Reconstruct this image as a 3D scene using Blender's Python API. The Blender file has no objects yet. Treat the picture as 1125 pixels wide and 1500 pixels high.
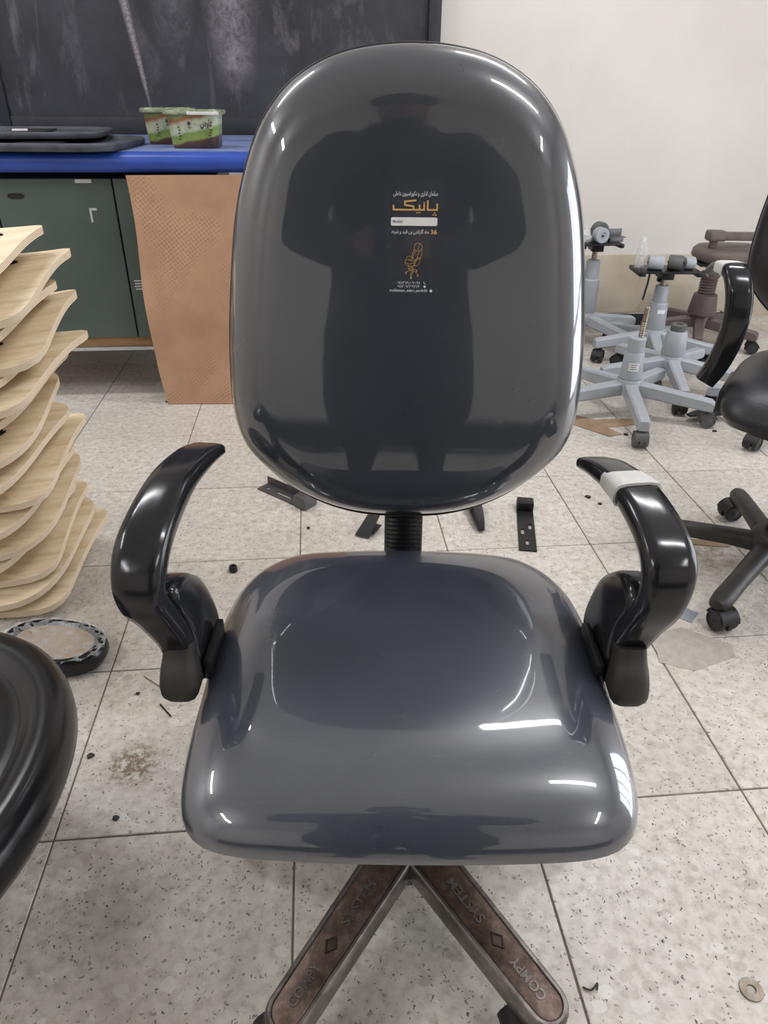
import bpy, bmesh, math, random
from mathutils import Vector, Matrix, Euler
R = math.radians
random.seed(7)
scene = bpy.context.scene
C = scene.collection

# ------------------------------------------------------------------ camera
CAM_H, PITCH, ROLL, F_PX = 1.081, 31.05, 0.6, 1035.0
cam = bpy.data.cameras.new('camera')
cam.sensor_fit = 'VERTICAL'; cam.sensor_height = 36.0; cam.lens = F_PX / 1500.0 * 36.0
cam.clip_start = 0.01
cam_o = bpy.data.objects.new('camera', cam); C.objects.link(cam_o)
cam_o.matrix_world = Matrix.Translation((0, 0, CAM_H)) @ Matrix.Rotation(R(90 - PITCH), 4, 'X') @ Matrix.Rotation(R(ROLL), 4, 'Z')
scene.camera = cam_o

# ------------------------------------------------------------------ world, exposure
w = bpy.data.worlds.new('world'); scene.world = w; w.use_nodes = True
w.node_tree.nodes['Background'].inputs[0].default_value = (0.80, 0.86, 1.0, 1)
w.node_tree.nodes['Background'].inputs[1].default_value = 0.5
vs = scene.view_settings
vs.view_transform = 'Standard'; vs.look = 'None'; vs.gamma = 1.0; vs.use_curve_mapping = False
vs.exposure = 0.0
scene.cycles.sample_clamp_indirect = 3.0
scene.cycles.caustics_reflective = False
scene.cycles.caustics_refractive = False
LAMP = 66.0          # radiance of the lamp diffusers
ROOM_ROT = R(5.5)    # the room (walls, tiles) is turned against the camera
RM = Matrix.Rotation(ROOM_ROT, 4, 'Z')
X0, X1, Y0, Y1, ZC = -3.3, 3.6, -3.4, 3.78, 3.0   # room extents in room axes

# ------------------------------------------------------------------ colour + material helpers
def lin(c):
    f = lambda v: v / 12.92 if v <= 0.04045 else ((v + 0.055) / 1.055) ** 2.4
    return tuple(f(v / 255.0) for v in c) + (1.0,)
class NT:
    def __init__(s, name):
        s.m = bpy.data.materials.new(name); s.m.use_nodes = True
        s.t = s.m.node_tree; s.b = s.t.nodes['Principled BSDF']; s.o = s.t.nodes['Material Output']
        s._tc = None
    def n(s, typ, **kw):
        nd = s.t.nodes.new(typ)
        for k, v in kw.items(): setattr(nd, k, v)
        return nd
    def l(s, a, b): s.t.links.new(a, b)
    def co(s, kind='Object'):
        if s._tc is None: s._tc = s.n('ShaderNodeTexCoord')
        return s._tc.outputs[kind]
    def noise(s, scale, detail=3, rough=.55, vec=None, stretch=None, dist=0):
        nd = s.n('ShaderNodeTexNoise'); nd.inputs['Scale'].default_value = scale
        nd.inputs['Detail'].default_value = detail; nd.inputs['Roughness'].default_value = rough
        nd.inputs['Distortion'].default_value = dist
        v = vec if vec is not None else s.co()
        if stretch:
            mp = s.n('ShaderNodeMapping'); mp.inputs['Scale'].default_value = stretch; s.l(v, mp.inputs[0]); v = mp.outputs[0]
        s.l(v, nd.inputs['Vector']); return nd.outputs['Fac']
    def ramp(s, fac, stops, interp='LINEAR'):
        nd = s.n('ShaderNodeValToRGB'); nd.color_ramp.interpolation = interp
        e = nd.color_ramp.elements
        while len(e) < len(stops): e.new(0.5)
        for i, (p, c) in enumerate(stops):
            e[i].position = p; e[i].color = c if len(c) == 4 else tuple(c) + (1,)
        s.l(fac, nd.inputs[0]); return nd.outputs[0]
    def mix(s, fac, a, b, mode='MIX'):
        nd = s.n('ShaderNodeMix', data_type='RGBA', blend_type=mode)
        for sock, v in ((nd.inputs[0], fac), (nd.inputs[6], a), (nd.inputs[7], b)):
            if hasattr(v, 'is_output'): s.l(v, sock)
            else: sock.default_value = v
        return nd.outputs[2]
    def math(s, op, a, b=0.0):
        nd = s.n('ShaderNodeMath', operation=op)
        for sock, v in ((nd.inputs[0], a), (nd.inputs[1], b)):
            if hasattr(v, 'is_output'): s.l(v, sock)
            else: sock.default_value = v
        return nd.outputs[0]
    def bump(s, height, strength, dist=0.002):
        nd = s.n('ShaderNodeBump'); nd.inputs['Strength'].default_value = strength; nd.inputs['Distance'].default_value = dist
        s.l(height, nd.inputs['Height']); s.l(nd.outputs[0], s.b.inputs['Normal'])
    def set(s, **kw):
        for k, v in kw.items():
            sock = s.b.inputs[k.replace('_', ' ')]
            if hasattr(v, 'is_output'): s.l(v, sock)
            else: sock.default_value = v
        return s
BW = lambda v: (v, v, v, 1)
def mk(name, col, rough=.5, metal=0., var=0.12, vscale=14, ior=1.45, bump=0, bscale=80, coat=0, stretch=None):
    """plain procedural material: base colour with mottled wear of its own"""
    t = NT(name); c = lin(col)
    dark = tuple(v * (1 - var) for v in c[:3]) + (1,); lite = tuple(min(1, v * (1 + var)) for v in c[:3]) + (1,)
    fac = t.noise(vscale, 4, .6, stretch=stretch)
    t.set(Base_Color=t.ramp(fac, [(.3, dark), (.7, lite)]), Roughness=rough, Metallic=metal, IOR=ior)
    if coat: t.set(Coat_Weight=coat, Coat_Roughness=.08)
    if bump: t.bump(t.noise(bscale, 3), bump)
    return t.m

M = {}
# floor terrazzo -------------------------------------------------------------
def terrazzo():
    t = NT('terrazzo'); geo = t.n('ShaderNodeNewGeometry'); pos = geo.outputs['Position']
    oi = t.n('ShaderNodeObjectInfo')
    base = t.ramp(t.noise(55, 3, .6, pos), [(.3, lin((177, 170, 160))), (.5, lin((201, 195, 185))), (.72, lin((215, 210, 202)))])
    def chips(scale, thr, keep, rotate, sx):
        mp = t.n('ShaderNodeMapping'); mp.inputs['Scale'].default_value = (1, sx, 1); mp.inputs['Rotation'].default_value = (0, 0, rotate)
        nz = t.n('ShaderNodeTexNoise'); nz.inputs['Scale'].default_value = scale * .8; t.l(pos, nz.inputs['Vector'])
        ad = t.n('ShaderNodeVectorMath', operation='MULTIPLY_ADD'); t.l(nz.outputs['Color'], ad.inputs[0]); ad.inputs[1].default_value = (.012, .012, 0); t.l(pos, ad.inputs[2])
        t.l(ad.outputs[0], mp.inputs[0])
        v = t.n('ShaderNodeTexVoronoi'); v.inputs['Scale'].default_value = scale; t.l(mp.outputs[0], v.inputs['Vector'])
        near = t.math('LESS_THAN', v.outputs['Distance'], thr)
        sp = t.n('ShaderNodeSeparateColor'); t.l(v.outputs['Color'], sp.inputs[0])
        return t.math('MULTIPLY', near, t.math('LESS_THAN', sp.outputs[0], keep)), sp.outputs[1]
    f, r = chips(34, .42, .35, .4, 1.3)
    col = t.mix(t.math('MULTIPLY', f, .6), base, t.ramp(r, [(0, lin((168, 158, 148))), (.5, lin((205, 198, 190))), (1, lin((222, 219, 214)))]))
    f, r = chips(95, .30, .12, 1.1, 1.5)
    col = t.mix(t.math('MULTIPLY', f, .75), col, lin((138, 130, 122)))
    f, r = chips(205, .22, .24, .7, .6)
    col = t.mix(t.math('MULTIPLY', f, .9), col, lin((62, 57, 52)))
    f, r = chips(225, .22, .2, 2.1, .6)
    col = t.mix(t.math('MULTIPLY', f, .85), col, lin((84, 77, 70)))
    # dirt and old stains with a shape of their own
    d = t.ramp(t.noise(2.6, 5, .65, pos, dist=.6), [(.42, BW(0)), (.75, BW(1))])
    col = t.mix(t.math('MULTIPLY', d, .34), col, lin((150, 138, 120)))
    d = t.ramp(t.noise(13, 4, .7, pos, dist=.4), [(.62, BW(0)), (.78, BW(1))])
    col = t.mix(t.math('MULTIPLY', d, .28), col, lin((126, 112, 92)))
    def spot(col, x, y, r, c, amt, nz):        # a dried spill on the tiles
        vm = t.n('ShaderNodeVectorMath', operation='DISTANCE'); t.l(pos, vm.inputs[0]); vm.inputs[1].default_value = (x, y, 0)
        f = t.math('MAXIMUM', t.math('SUBTRACT', 1.0, t.math('DIVIDE', vm.outputs['Value'], r)), 0.0)
        f = t.math('MULTIPLY', f, t.ramp(t.noise(nz, 5, .75, pos), [(.42, BW(0)), (.6, BW(1))]))
        return t.mix(t.math('MINIMUM', t.math('MULTIPLY', f, amt), .85), col, lin(c))
    col = spot(col, -.46, .878, .062, (104, 86, 52), 1.9, 70)
    col = spot(col, .12, .575, .05, (120, 114, 106), 1.0, 60)
    col = spot(col, .88, 1.62, .16, (140, 116, 90), 1.2, 22)
    rnd = t.math('ADD', t.math('MULTIPLY', oi.outputs['Random'], .07), .945)
    cc = t.n('ShaderNodeCombineColor')
    for i in range(3): t.l(rnd, cc.inputs[i])
    col = t.mix(1.0, col, cc.outputs[0], 'MULTIPLY')
    t.set(Base_Color=col, Roughness=.42, IOR=1.45)
    return t.m
M['tile'] = terrazzo()
M['grout'] = mk('grout', (112, 104, 94), .9, var=.3, vscale=9)

def plaster():
    t = NT('wall_plaster'); 
    c = t.ramp(t.noise(1.3, 5, .6), [(.3, lin((208, 203, 196))), (.7, lin((221, 216, 209)))])
    s = t.ramp(t.noise(14, 5, .7, stretch=(1, 1, .35)), [(.66, BW(0)), (.80, BW(1))])
    c = t.mix(t.math('MULTIPLY', s, .30), c, lin((168, 160, 148)))
    s = t.ramp(t.noise(16, 4, .7, stretch=(1.3, 1, .16)), [(.68, BW(0)), (.76, BW(1))])
    c = t.mix(t.math('MULTIPLY', s, .30), c, lin((236, 232, 226)))
    t.set(Base_Color=c, Roughness=.75); t.bump(t.noise(40, 4), .12, .003); return t.m
M['plaster'] = plaster()
def dado():
    t = NT('dado_paint')
    c = t.ramp(t.noise(2.2, 5, .65), [(.3, lin((176, 162, 140))), (.6, lin((198, 188, 170)))])
    s = t.ramp(t.noise(5, 5, .7, stretch=(1, 1, .5), dist=.8), [(.55, BW(0)), (.72, BW(1))])
    c = t.mix(t.math('MULTIPLY', s, .55), c, lin((138, 112, 82)))
    t.set(Base_Color=c, Roughness=.8); t.bump(t.noise(25, 4), .25, .003); return t.m
M['dado'] = dado()
M['ceiling'] = mk('ceiling_paint', (226, 224, 220), .85, var=.04, vscale=2)

# upholstery -------------------------------------------------------------------
def film(name, c0, rough, ior, scratch):
    """black leatherette under stretched clear film: glossy, slightly wavy, hazy with fine scratches"""
    t = NT(name)
    hz = t.noise(6, 4, .6)
    c = t.ramp(hz, [(.3, tuple(v * .85 for v in lin(c0)[:3])), (.75, tuple(v * 1.25 for v in lin(c0)[:3]))])
    if scratch:
        s1 = t.ramp(t.noise(11, 3, .55, stretch=(1, 5, 1), dist=3.5), [(.66, BW(0)), (.70, BW(1))])
        c = t.mix(t.math('MULTIPLY', s1, scratch), c, lin((120, 122, 126)))
    r = t.math('ADD', t.math('MULTIPLY', t.noise(18, 4, .7), .10), .24)
    t.set(Base_Color=c, Roughness=r, IOR=ior, Coat_Weight=1.0, Coat_Roughness=rough, Coat_IOR=1.85)
    t.bump(t.noise(7, 2, .4), .03, .01)
    nd = t.b.inputs['Normal'].links[0].from_socket; t.l(nd, t.b.inputs['Coat Normal'])
    return t.m
M['film'] = film('film_wrapped_leatherette', (46, 52, 60), .03, 1.6, 0)
M['seatfilm'] = film('film_wrapped_seat', (56, 61, 71), .035, 1.65, .10)
M['vinyl'] = mk('black_vinyl', (22, 23, 26), .24, var=.2, vscale=6, bump=.04, bscale=30)
M['leather'] = mk('black_leather', (30, 31, 34), .42, var=.2, bump=.25, bscale=160)
M['pu'] = mk('black_polyurethane', (26, 27, 30), .17, var=.25, vscale=8, ior=1.5, bump=.05, bscale=40)
M['pudirty'] = mk('dusty_polyurethane', (44, 42, 39), .55, var=.35, vscale=20)
M['blackplastic'] = mk('black_plastic', (28, 28, 29), .45, var=.2)
M['blackmetal'] = mk('black_painted_steel', (30, 30, 31), .4, metal=.3, var=.3, vscale=30)
M['tape'] = mk('white_tape', (205, 205, 200), .5, var=.08, vscale=30)
def worn_metal():
    t = NT('worn_chrome')
    c = t.ramp(t.noise(22, 5, .7), [(.3, lin((84, 78, 74))), (.55, lin((128, 122, 118))), (.8, lin((176, 172, 168)))])
    t.set(Base_Color=c, Metallic=.85, Roughness=t.math('ADD', t.math('MULTIPLY', t.noise(30, 3), .35), .18)); return t.m
M['worn'] = worn_metal()
def rusty():
    t = NT('brown_worn_inset')
    c = t.ramp(t.noise(26, 6, .75), [(.28, lin((52, 40, 34))), (.5, lin((96, 78, 68))), (.66, lin((128, 112, 102))), (.8, lin((176, 166, 158)))])
    t.set(Base_Color=c, Metallic=.55, Roughness=.42); t.bump(t.noise(60, 4), .3, .002); return t.m
M['rusty'] = rusty()
M['rustdark'] = mk('embossed_brown', (74, 62, 56), .4, metal=.5, var=.35, vscale=60)
M['greymetal'] = mk('grey_plastic', (158, 163, 168), .45, var=.08, vscale=8)
M['greydark'] = mk('dark_grey_plastic', (88, 88, 88), .5, var=.15)
M['steel'] = mk('bare_steel', (150, 140, 126), .35, metal=.8, var=.3, vscale=60)
M['chrome'] = mk('chrome', (220, 220, 222), .12, metal=1, var=.05)
M['brown'] = mk('brown_leatherette', (96, 86, 80), .5, var=.15, vscale=20)
M['brownplastic'] = mk('brown_plastic', (94, 82, 80), .5, var=.1)
M['paper'] = mk('paper_label', (222, 222, 220), .6, var=.06, vscale=90)
M['ink'] = mk('label_ink', (110, 112, 118), .7)
M['bracketgrey'] = mk('grey_zinc_steel', (92, 92, 94), .4, metal=.5, var=.25)
M['ducttape'] = mk('grey_duct_tape', (140, 146, 152), .4, var=.1)
M['legdust'] = mk('dusty_black_leg', (46, 44, 42), .5, var=.4, vscale=18)
M['rubber'] = mk('caster_wheel', (36, 37, 38), .4, var=.2)

# wood -------------------------------------------------------------------------
def ply(face):
    t = NT('plywood_face' if face else 'plywood_edge')
    if face:
        g = t.noise(3.2, 6, .65, stretch=(.8, 9, 6), dist=1.2)
        c = t.ramp(g, [(.3, lin((206, 180, 142))), (.5, lin((232, 214, 180))), (.7, lin((243, 230, 204)))])
        oi = t.n('ShaderNodeObjectInfo')
        k = t.ramp(t.noise(4, 5, .7, stretch=(1, 5, 1), dist=1.5), [(.60, BW(0)), (.74, BW(1))])
        c = t.mix(t.math('MULTIPLY', k, t.math('MULTIPLY', oi.outputs['Random'], .65)), c, lin((142, 96, 56)))
    else:
        wv = t.n('ShaderNodeTexWave', wave_type='BANDS', bands_direction='Y'); wv.inputs['Scale'].default_value = 1.5; wv.inputs['Distortion'].default_value = .6
        uv = t.n('ShaderNodeUVMap'); t.l(uv.outputs[0], wv.inputs['Vector'])
        c = t.ramp(wv.outputs['Fac'], [(.2, lin((188, 160, 124))), (.6, lin((240, 228, 206)))])
        c = t.mix(t.math('MULTIPLY', t.noise(30, 4), .3), c, lin((168, 140, 104)))
    t.set(Base_Color=c, Roughness=.62); t.bump(t.noise(60, 4), .08); return t.m
M['padply'] = mk('dull_plywood', (168, 146, 116), .6, var=.2, vscale=12)
M['ply'] = ply(True); M['plyedge'] = ply(False)

# cabinet, board, bench --------------------------------------------------------
def board():
    t = NT('blackboard_slate')
    c = t.ramp(t.noise(3.5, 6, .65), [(.3, lin((33, 34, 40))), (.7, lin((54, 55, 62)))])
    s = t.ramp(t.noise(1, 6, .7, stretch=(4.2, 1, 1.1), dist=1.4), [(.55, BW(0)), (.74, BW(1))])
    c = t.mix(t.math('MULTIPLY', s, .42), c, lin((140, 132, 140)))
    s = t.ramp(t.noise(8, 6, .75, stretch=(1, 1, .6)), [(.6, BW(0)), (.8, BW(1))])
    c = t.mix(t.math('MULTIPLY', s, .3), c, lin((120, 118, 126)))
    sep = t.n('ShaderNodeSeparateXYZ'); t.l(t.co(), sep.inputs[0]); x, z = sep.outputs[0], sep.outputs[2]
    def band(x0, slope, w0, wz, z0, amt, col, c, nz):      # a rubbed chalk trail running down the board
        d = t.math('ABSOLUTE', t.math('SUBTRACT', x, t.math('ADD', t.math('MULTIPLY', z, slope), x0)))
        wd = t.math('ADD', t.math('MULTIPLY', z, wz), w0)
        m = t.math('SUBTRACT', 1.0, t.math('DIVIDE', d, wd)); m = t.math('MAXIMUM', m, 0.0)
        m = t.math('MULTIPLY', m, t.ramp(z, [(z0, BW(0)), (z0 + .12, BW(1))]))
        m = t.math('MULTIPLY', m, t.ramp(t.noise(nz, 6, .75, dist=.5), [(.35, BW(.15)), (.62, BW(1))]))
        return t.mix(t.math('MINIMUM', t.math('MULTIPLY', m, amt), .9), c, col)
    c = band(-1.280, -.13, .003, .042, .08, 1.4, lin((150, 142, 146)), c, 110)
    c = band(-.90, -.02, .075, .10, .16, .95, lin((142, 134, 142)), c, 26)
    c = band(-1.16, .02, .05, .10, .3, .45, lin((120, 116, 124)), c, 18)
    t.set(Base_Color=c, Roughness=.7); return t.m
M['board'] = board()
M['boardframe'] = mk('board_frame', (44, 45, 52), .5, var=.2)
M['blue'] = mk('blue_laminate', (44, 74, 158), .35, var=.14, vscale=6)
def bluetop():
    t = NT('dusty_blue_top')
    c = t.ramp(t.noise(7, 5, .7), [(.3, lin((70, 92, 150))), (.7, lin((128, 138, 168)))])
    t.set(Base_Color=c, Roughness=.6); return t.m
M['bluetop'] = bluetop()
def green():
    t = NT('green_cabinet_paint')
    c = t.ramp(t.noise(3, 5, .6), [(.3, lin((66, 79, 74))), (.7, lin((82, 95, 89)))])
    s = t.ramp(t.noise(45, 3, .8), [(.71, BW(0)), (.75, BW(1))])
    c = t.mix(t.math('MULTIPLY', s, .5), c, lin((150, 152, 146)))
    t.set(Base_Color=c, Roughness=.5); return t.m
M['green'] = green()
M['whitepaint'] = mk('white_chipped_paint', (198, 200, 196), .7)
def cardboard():
    t = NT('embossed_brown_sheet')
    c = t.ramp(t.noise(5, 4, .6), [(.3, lin((162, 124, 98))), (.7, lin((184, 147, 118)))])
    sp = t.ramp(t.noise(22, 4, .6), [(.70, BW(0)), (.74, BW(1))])
    c = t.mix(t.math('MULTIPLY', sp, .8), c, lin((92, 66, 40)))
    v = t.n('ShaderNodeTexVoronoi'); v.inputs['Scale'].default_value = 85; v.inputs['Randomness'].default_value = .15
    mp = t.n('ShaderNodeMapping'); mp.inputs['Rotation'].default_value = (0, .6, 0); t.l(t.co(), mp.inputs[0]); t.l(mp.outputs[0], v.inputs['Vector'])
    area = t.ramp(t.noise(5, 2, .4), [(.4, BW(0)), (.52, BW(1))])
    dots = t.math('MULTIPLY', t.math('LESS_THAN', v.outputs['Distance'], .35), area)
    c = t.mix(t.math('MULTIPLY', dots, .38), c, lin((120, 84, 60)))
    t.set(Base_Color=c, Roughness=.7); t.bump(dots, .4, .002); return t.m
M['cardboard'] = cardboard()
M['woodstrip'] = mk('brown_wood_strip', (150, 118, 84), .7, var=.25, vscale=6, stretch=(1, 8, 8))
M['alu'] = mk('aluminium_strip', (190, 192, 194), .35, metal=.6)
def clear(name, col, alpha, rough=.08):
    t = NT(name); c = lin(col)
    a = t.ramp(t.noise(40, 4, .7), [(.35, BW(alpha * .45)), (.7, BW(min(1, alpha * 1.6)))])
    t.set(Base_Color=c, Roughness=rough, Alpha=a, IOR=1.5); return t.m
M['cling'] = clear('clear_plastic', (225, 228, 230), .30, .15)
M['bag'] = clear('clear_parts_bag', (215, 216, 214), .5, .2)
M['stickerfilm'] = clear('clear_sticker', (86, 88, 92), .16, .25)
M['tublid'] = clear('tub_lid_plastic', (150, 160, 130), .8, .2)
def tublabel():
    t = NT('pickle_tub_label'); sep = t.n('ShaderNodeSeparateXYZ'); t.l(t.co(), sep.inputs[0])
    z = t.math('ADD', sep.outputs[2], t.math('MULTIPLY', t.noise(14, 2), .02))
    z = t.math('SUBTRACT', z, t.math('MULTIPLY', sep.outputs[0], .22)); z = t.math('SUBTRACT', z, .010)
    zz = t.math('DIVIDE', z, .105)
    c = t.ramp(zz, [(.0, lin((62, 50, 44))), (.20, lin((92, 60, 52))), (.27, lin((146, 164, 86))), (.46, lin((126, 152, 74))), (.56, lin((196, 202, 172))), (.80, lin((188, 194, 160))), (.9, lin((158, 98, 66))), (1, lin((136, 142, 92)))])
    c = t.mix(t.math('MULTIPLY', t.ramp(t.noise(60, 4, .7), [(.5, BW(0)), (.65, BW(1))]), .35), c, lin((70, 60, 50)))
    t.set(Base_Color=c, Roughness=.3); return t.m
M['tub'] = tublabel()
def plain(name, col, rough=.5, metal=0):
    t = NT(name); c = lin(col)
    t.set(Base_Color=t.mix(t.math('MULTIPLY', t.noise(60), .12), c, tuple(v * .8 for v in c[:3]) + (1,)), Roughness=rough, Metallic=metal); return t.m
M['printwhite'] = plain('white_print', (208, 210, 212), .5)
M['printgold'] = plain('gold_print', (206, 164, 104), .4)
M['printdark'] = plain('dark_print', (60, 58, 56), .5)
M['cloth'] = mk('dark_jacket_cloth', (30, 31, 36), .85, var=.3, vscale=12)
M['trouser'] = mk('dark_trousers', (26, 27, 31), .9, var=.2)
M['skin'] = mk('skin', (112, 80, 62), .55, var=.06)
M['lips'] = mk('lips', (110, 62, 54), .5)
M['hair'] = mk('dark_hair', (22, 19, 18), .6)
def emit(name, col, strength):
    t = NT(name); t.set(Base_Color=(.9, .9, .9, 1), Emission_Color=lin(col), Emission_Strength=strength); 
    return t.m
M['lamp'] = emit('lamp_diffuser', (250, 250, 254), LAMP * .10)
M['lampbody'] = mk('lamp_housing', (232, 232, 230), .5, var=.03)

# ------------------------------------------------------------------ mesh helpers
I4 = Matrix.Identity(4)
def T(x, y, z): return Matrix.Translation((x, y, z))
def RX(a): return Matrix.Rotation(R(a), 4, 'X')
def RY(a): return Matrix.Rotation(R(a), 4, 'Y')
def RZ(a): return Matrix.Rotation(R(a), 4, 'Z')
def nb(): return bmesh.new()
def bx(bm, c, s, m=I4, bev=0, seg=2):
    r = bmesh.ops.create_cube(bm, size=1.0)
    vs_ = r['verts']
    bmesh.ops.scale(bm, vec=s, verts=vs_)
    if bev:
        ed = list({e for v in vs_ for e in v.link_edges})
        rr = bmesh.ops.bevel(bm, geom=ed, offset=bev, segments=seg, profile=.6, affect='EDGES')
        vs_ = list({v for f in rr['faces'] for v in f.verts} | {v for v in vs_ if v.is_valid})
    bmesh.ops.transform(bm, matrix=m @ T(*c), verts=vs_)
    return vs_
def rings(bm, rr, cap0=True, cap1=True, closed=True):
    """rr: list of rings (lists of Vectors) of equal length, skinned together"""
    L = [[bm.verts.new(p) for p in r] for r in rr]
    n = len(L[0])
    for a, b in zip(L[:-1], L[1:]):
        for i in range(n if closed else n - 1):
            j = (i + 1) % n
            bm.faces.new((a[i], a[j], b[j], b[i]))
    if cap0: bm.faces.new(list(reversed(L[0])))
    if cap1: bm.faces.new(L[-1])
    return L
def lathe(bm, prof, n=24, m=I4, cap0=True, cap1=True):
    rr = [[m @ Vector((max(r, 1e-5) * math.cos(2 * math.pi * i / n), max(r, 1e-5) * math.sin(2 * math.pi * i / n), z)) for i in range(n)] for r, z in prof]
    return rings(bm, rr, cap0, cap1)
def tube(bm, pts, rad, n=10, m=I4):
    pts = [Vector(p) for p in pts]; k = len(pts)
    rad = rad if isinstance(rad, (list, tuple)) else [rad] * k
    prev = None; rr = []
    for i, p in enumerate(pts):
        t = (pts[min(i + 1, k - 1)] - pts[max(i - 1, 0)]).normalized()
        if prev is None:
            a = Vector((0, 0, 1)) if abs(t.z) < .9 else Vector((1, 0, 0)); u = t.cross(a).normalized()
        else:
            u = (prev - t * prev.dot(t)).normalized()
        v = t.cross(u); prev = u
        rr.append([m @ (p + (u * math.cos(2 * math.pi * j / n) + v * math.sin(2 * math.pi * j / n)) * rad[i]) for j in range(n)])
    rings(bm, rr)
def spline(pts, n=8, closed=False):
    pts = [Vector(p) for p in pts]; k = len(pts); out = []
    for i in range(k if closed else k - 1):
        if closed: a, b, c, d = pts[i - 1], pts[i], pts[(i + 1) % k], pts[(i + 2) % k]
        else: a, b, c, d = pts[max(i - 1, 0)], pts[i], pts[i + 1], pts[min(i + 2, k - 1)]
        for j in range(n):
            t = j / n; t2 = t * t; t3 = t2 * t
            out.append(.5 * ((2 * b) + (c - a) * t + (2 * a - 5 * b + 4 * c - d) * t2 + (3 * b - a - 3 * c + d) * t3))
    if not closed: out.append(pts[-1])
    return out
def rsec(w, h, k=16, e=4.0):
    """superellipse section, k points"""
    o = []
    for i in range(k):
        a = 2 * math.pi * (i + .5) / k; c, s = math.cos(a), math.sin(a)
        q = (abs(c) ** e + abs(s) ** e) ** (-1 / e)
        o.append((w / 2 * c * q, h / 2 * s * q))
    return o
def sweep(bm, path, side, wid, thk, k=16, e=4.0, m=I4, n=6):
    """ribbon along path; side = direction of its width"""
    P = spline([tuple(p) for p in path], n); W = spline([(a, b, 0) for a, b in zip(wid, thk)], n)
    rr = []; side = Vector(side).normalized(); kk = len(P)
    for i, p in enumerate(P):
        t = (P[min(i + 1, kk - 1)] - P[max(i - 1, 0)]).normalized()
        s = (side - t * side.dot(t)).normalized(); nn = t.cross(s)
        rr.append([m @ (p + s * a + nn * b) for a, b in rsec(W[i].x, W[i].y, k, e)])
    rings(bm, rr)
def prism(bm, outline, z0, z1, m=I4, bev=0, seg=2):
    b = [bm.verts.new((x, y, z0)) for x, y in outline]; t = [bm.verts.new((x, y, z1)) for x, y in outline]
    n = len(b); fs = [bm.faces.new(list(reversed(b))), bm.faces.new(t)]
    for i in range(n): fs.append(bm.faces.new((b[i], b[(i + 1) % n], t[(i + 1) % n], t[i])))
    vv = b + t
    if bev:
        ed = list(fs[0].edges) + list(fs[1].edges)
        r = bmesh.ops.bevel(bm, geom=ed, offset=bev, segments=seg, profile=.5, affect='EDGES')
        vv = list({v for v in vv if v.is_valid} | {v for f in r['faces'] for v in f.verts})
    bmesh.ops.transform(bm, matrix=m, verts=vv)
def finish(bm, name, mat, ang=40):
    bmesh.ops.recalc_face_normals(bm, faces=bm.faces)
    me = bpy.data.meshes.new(name); bm.to_mesh(me); bm.free()
    for p in me.polygons: p.use_smooth = True
    me.set_sharp_from_angle(angle=R(ang))
    for mm in (mat if isinstance(mat, (list, tuple)) else [mat]): me.materials.append(mm)
    return me
def obj(name, bm, mat, parent=None, ang=40, label=None, kind=None):
    me = finish(bm, name, mat, ang)
    o = bpy.data.objects.new(name, me); C.objects.link(o)
    if parent: o.parent = parent
    if label: o['label'] = label
    if kind: o['kind'] = kind
    return o
def inst(name, me, parent=None, m=I4, kind=None):
    o = bpy.data.objects.new(name, me); C.objects.link(o)
    if parent: o.parent = parent
    o.matrix_local = m
    if kind: o['kind'] = kind
    return o
def thing(name, label, cat, loc=(0, 0, 0), rotz=0, group=None):
    o = bpy.data.objects.new(name, None); C.objects.link(o); o.empty_display_size = .05
    o.location = loc; o.rotation_euler = (0, 0, rotz); o['label'] = label; o['category'] = cat
    if group: o['group'] = group
    return o
def tag(o, label, cat, group=None):
    o['label'] = label; o['category'] = cat
    if group: o['group'] = group
    return o
def struct(o): o['kind'] = 'structure'; return o
# room-axis placement
def rw(x, y, z=0): return RM @ Vector((x, y, z))

# Persian lettering: presentation forms in visual order
_AR = {'ا': (0xFE8D, 0xFE8E, 0, 0), 'ب': (0xFE8F, 0xFE90, 0xFE91, 0xFE92), 'ت': (0xFE95, 0xFE96, 0xFE97, 0xFE98), 'خ': (0xFEA5, 0xFEA6, 0xFEA7, 0xFEA8),
       'د': (0xFEA9, 0xFEAA, 0, 0), 'ر': (0xFEAD, 0xFEAE, 0, 0), 'س': (0xFEB1, 0xFEB2, 0xFEB3, 0xFEB4), 'ش': (0xFEB5, 0xFEB6, 0xFEB7, 0xFEB8),
       'ط': (0xFEC1, 0xFEC2, 0xFEC3, 0xFEC4), 'ق': (0xFED5, 0xFED6, 0xFED7, 0xFED8), 'ک': (0xFB8E, 0xFB8F, 0xFB90, 0xFB91), 'گ': (0xFB92, 0xFB93, 0xFB94, 0xFB95),
       'ل': (0xFEDD, 0xFEDE, 0xFEDF, 0xFEE0), 'م': (0xFEE1, 0xFEE2, 0xFEE3, 0xFEE4), 'ن': (0xFEE5, 0xFEE6, 0xFEE7, 0xFEE8), 'و': (0xFEED, 0xFEEE, 0, 0),
       'ی': (0xFBFC, 0xFBFD, 0xFBFE, 0xFBFF), 'ف': (0xFED1, 0xFED2, 0xFED3, 0xFED4)}
def persian(s):
    out = []
    for i, c in enumerate(s):
        if c not in _AR: out.append(c); continue
        p = i > 0 and s[i - 1] in _AR and _AR[s[i - 1]][2] != 0
        q = i < len(s) - 1 and s[i + 1] in _AR and _AR[c][2] != 0
        out.append(chr(_AR[c][3 if p and q else 1 if p else 2 if q else 0]))
    return ''.join(reversed(out))
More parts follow.
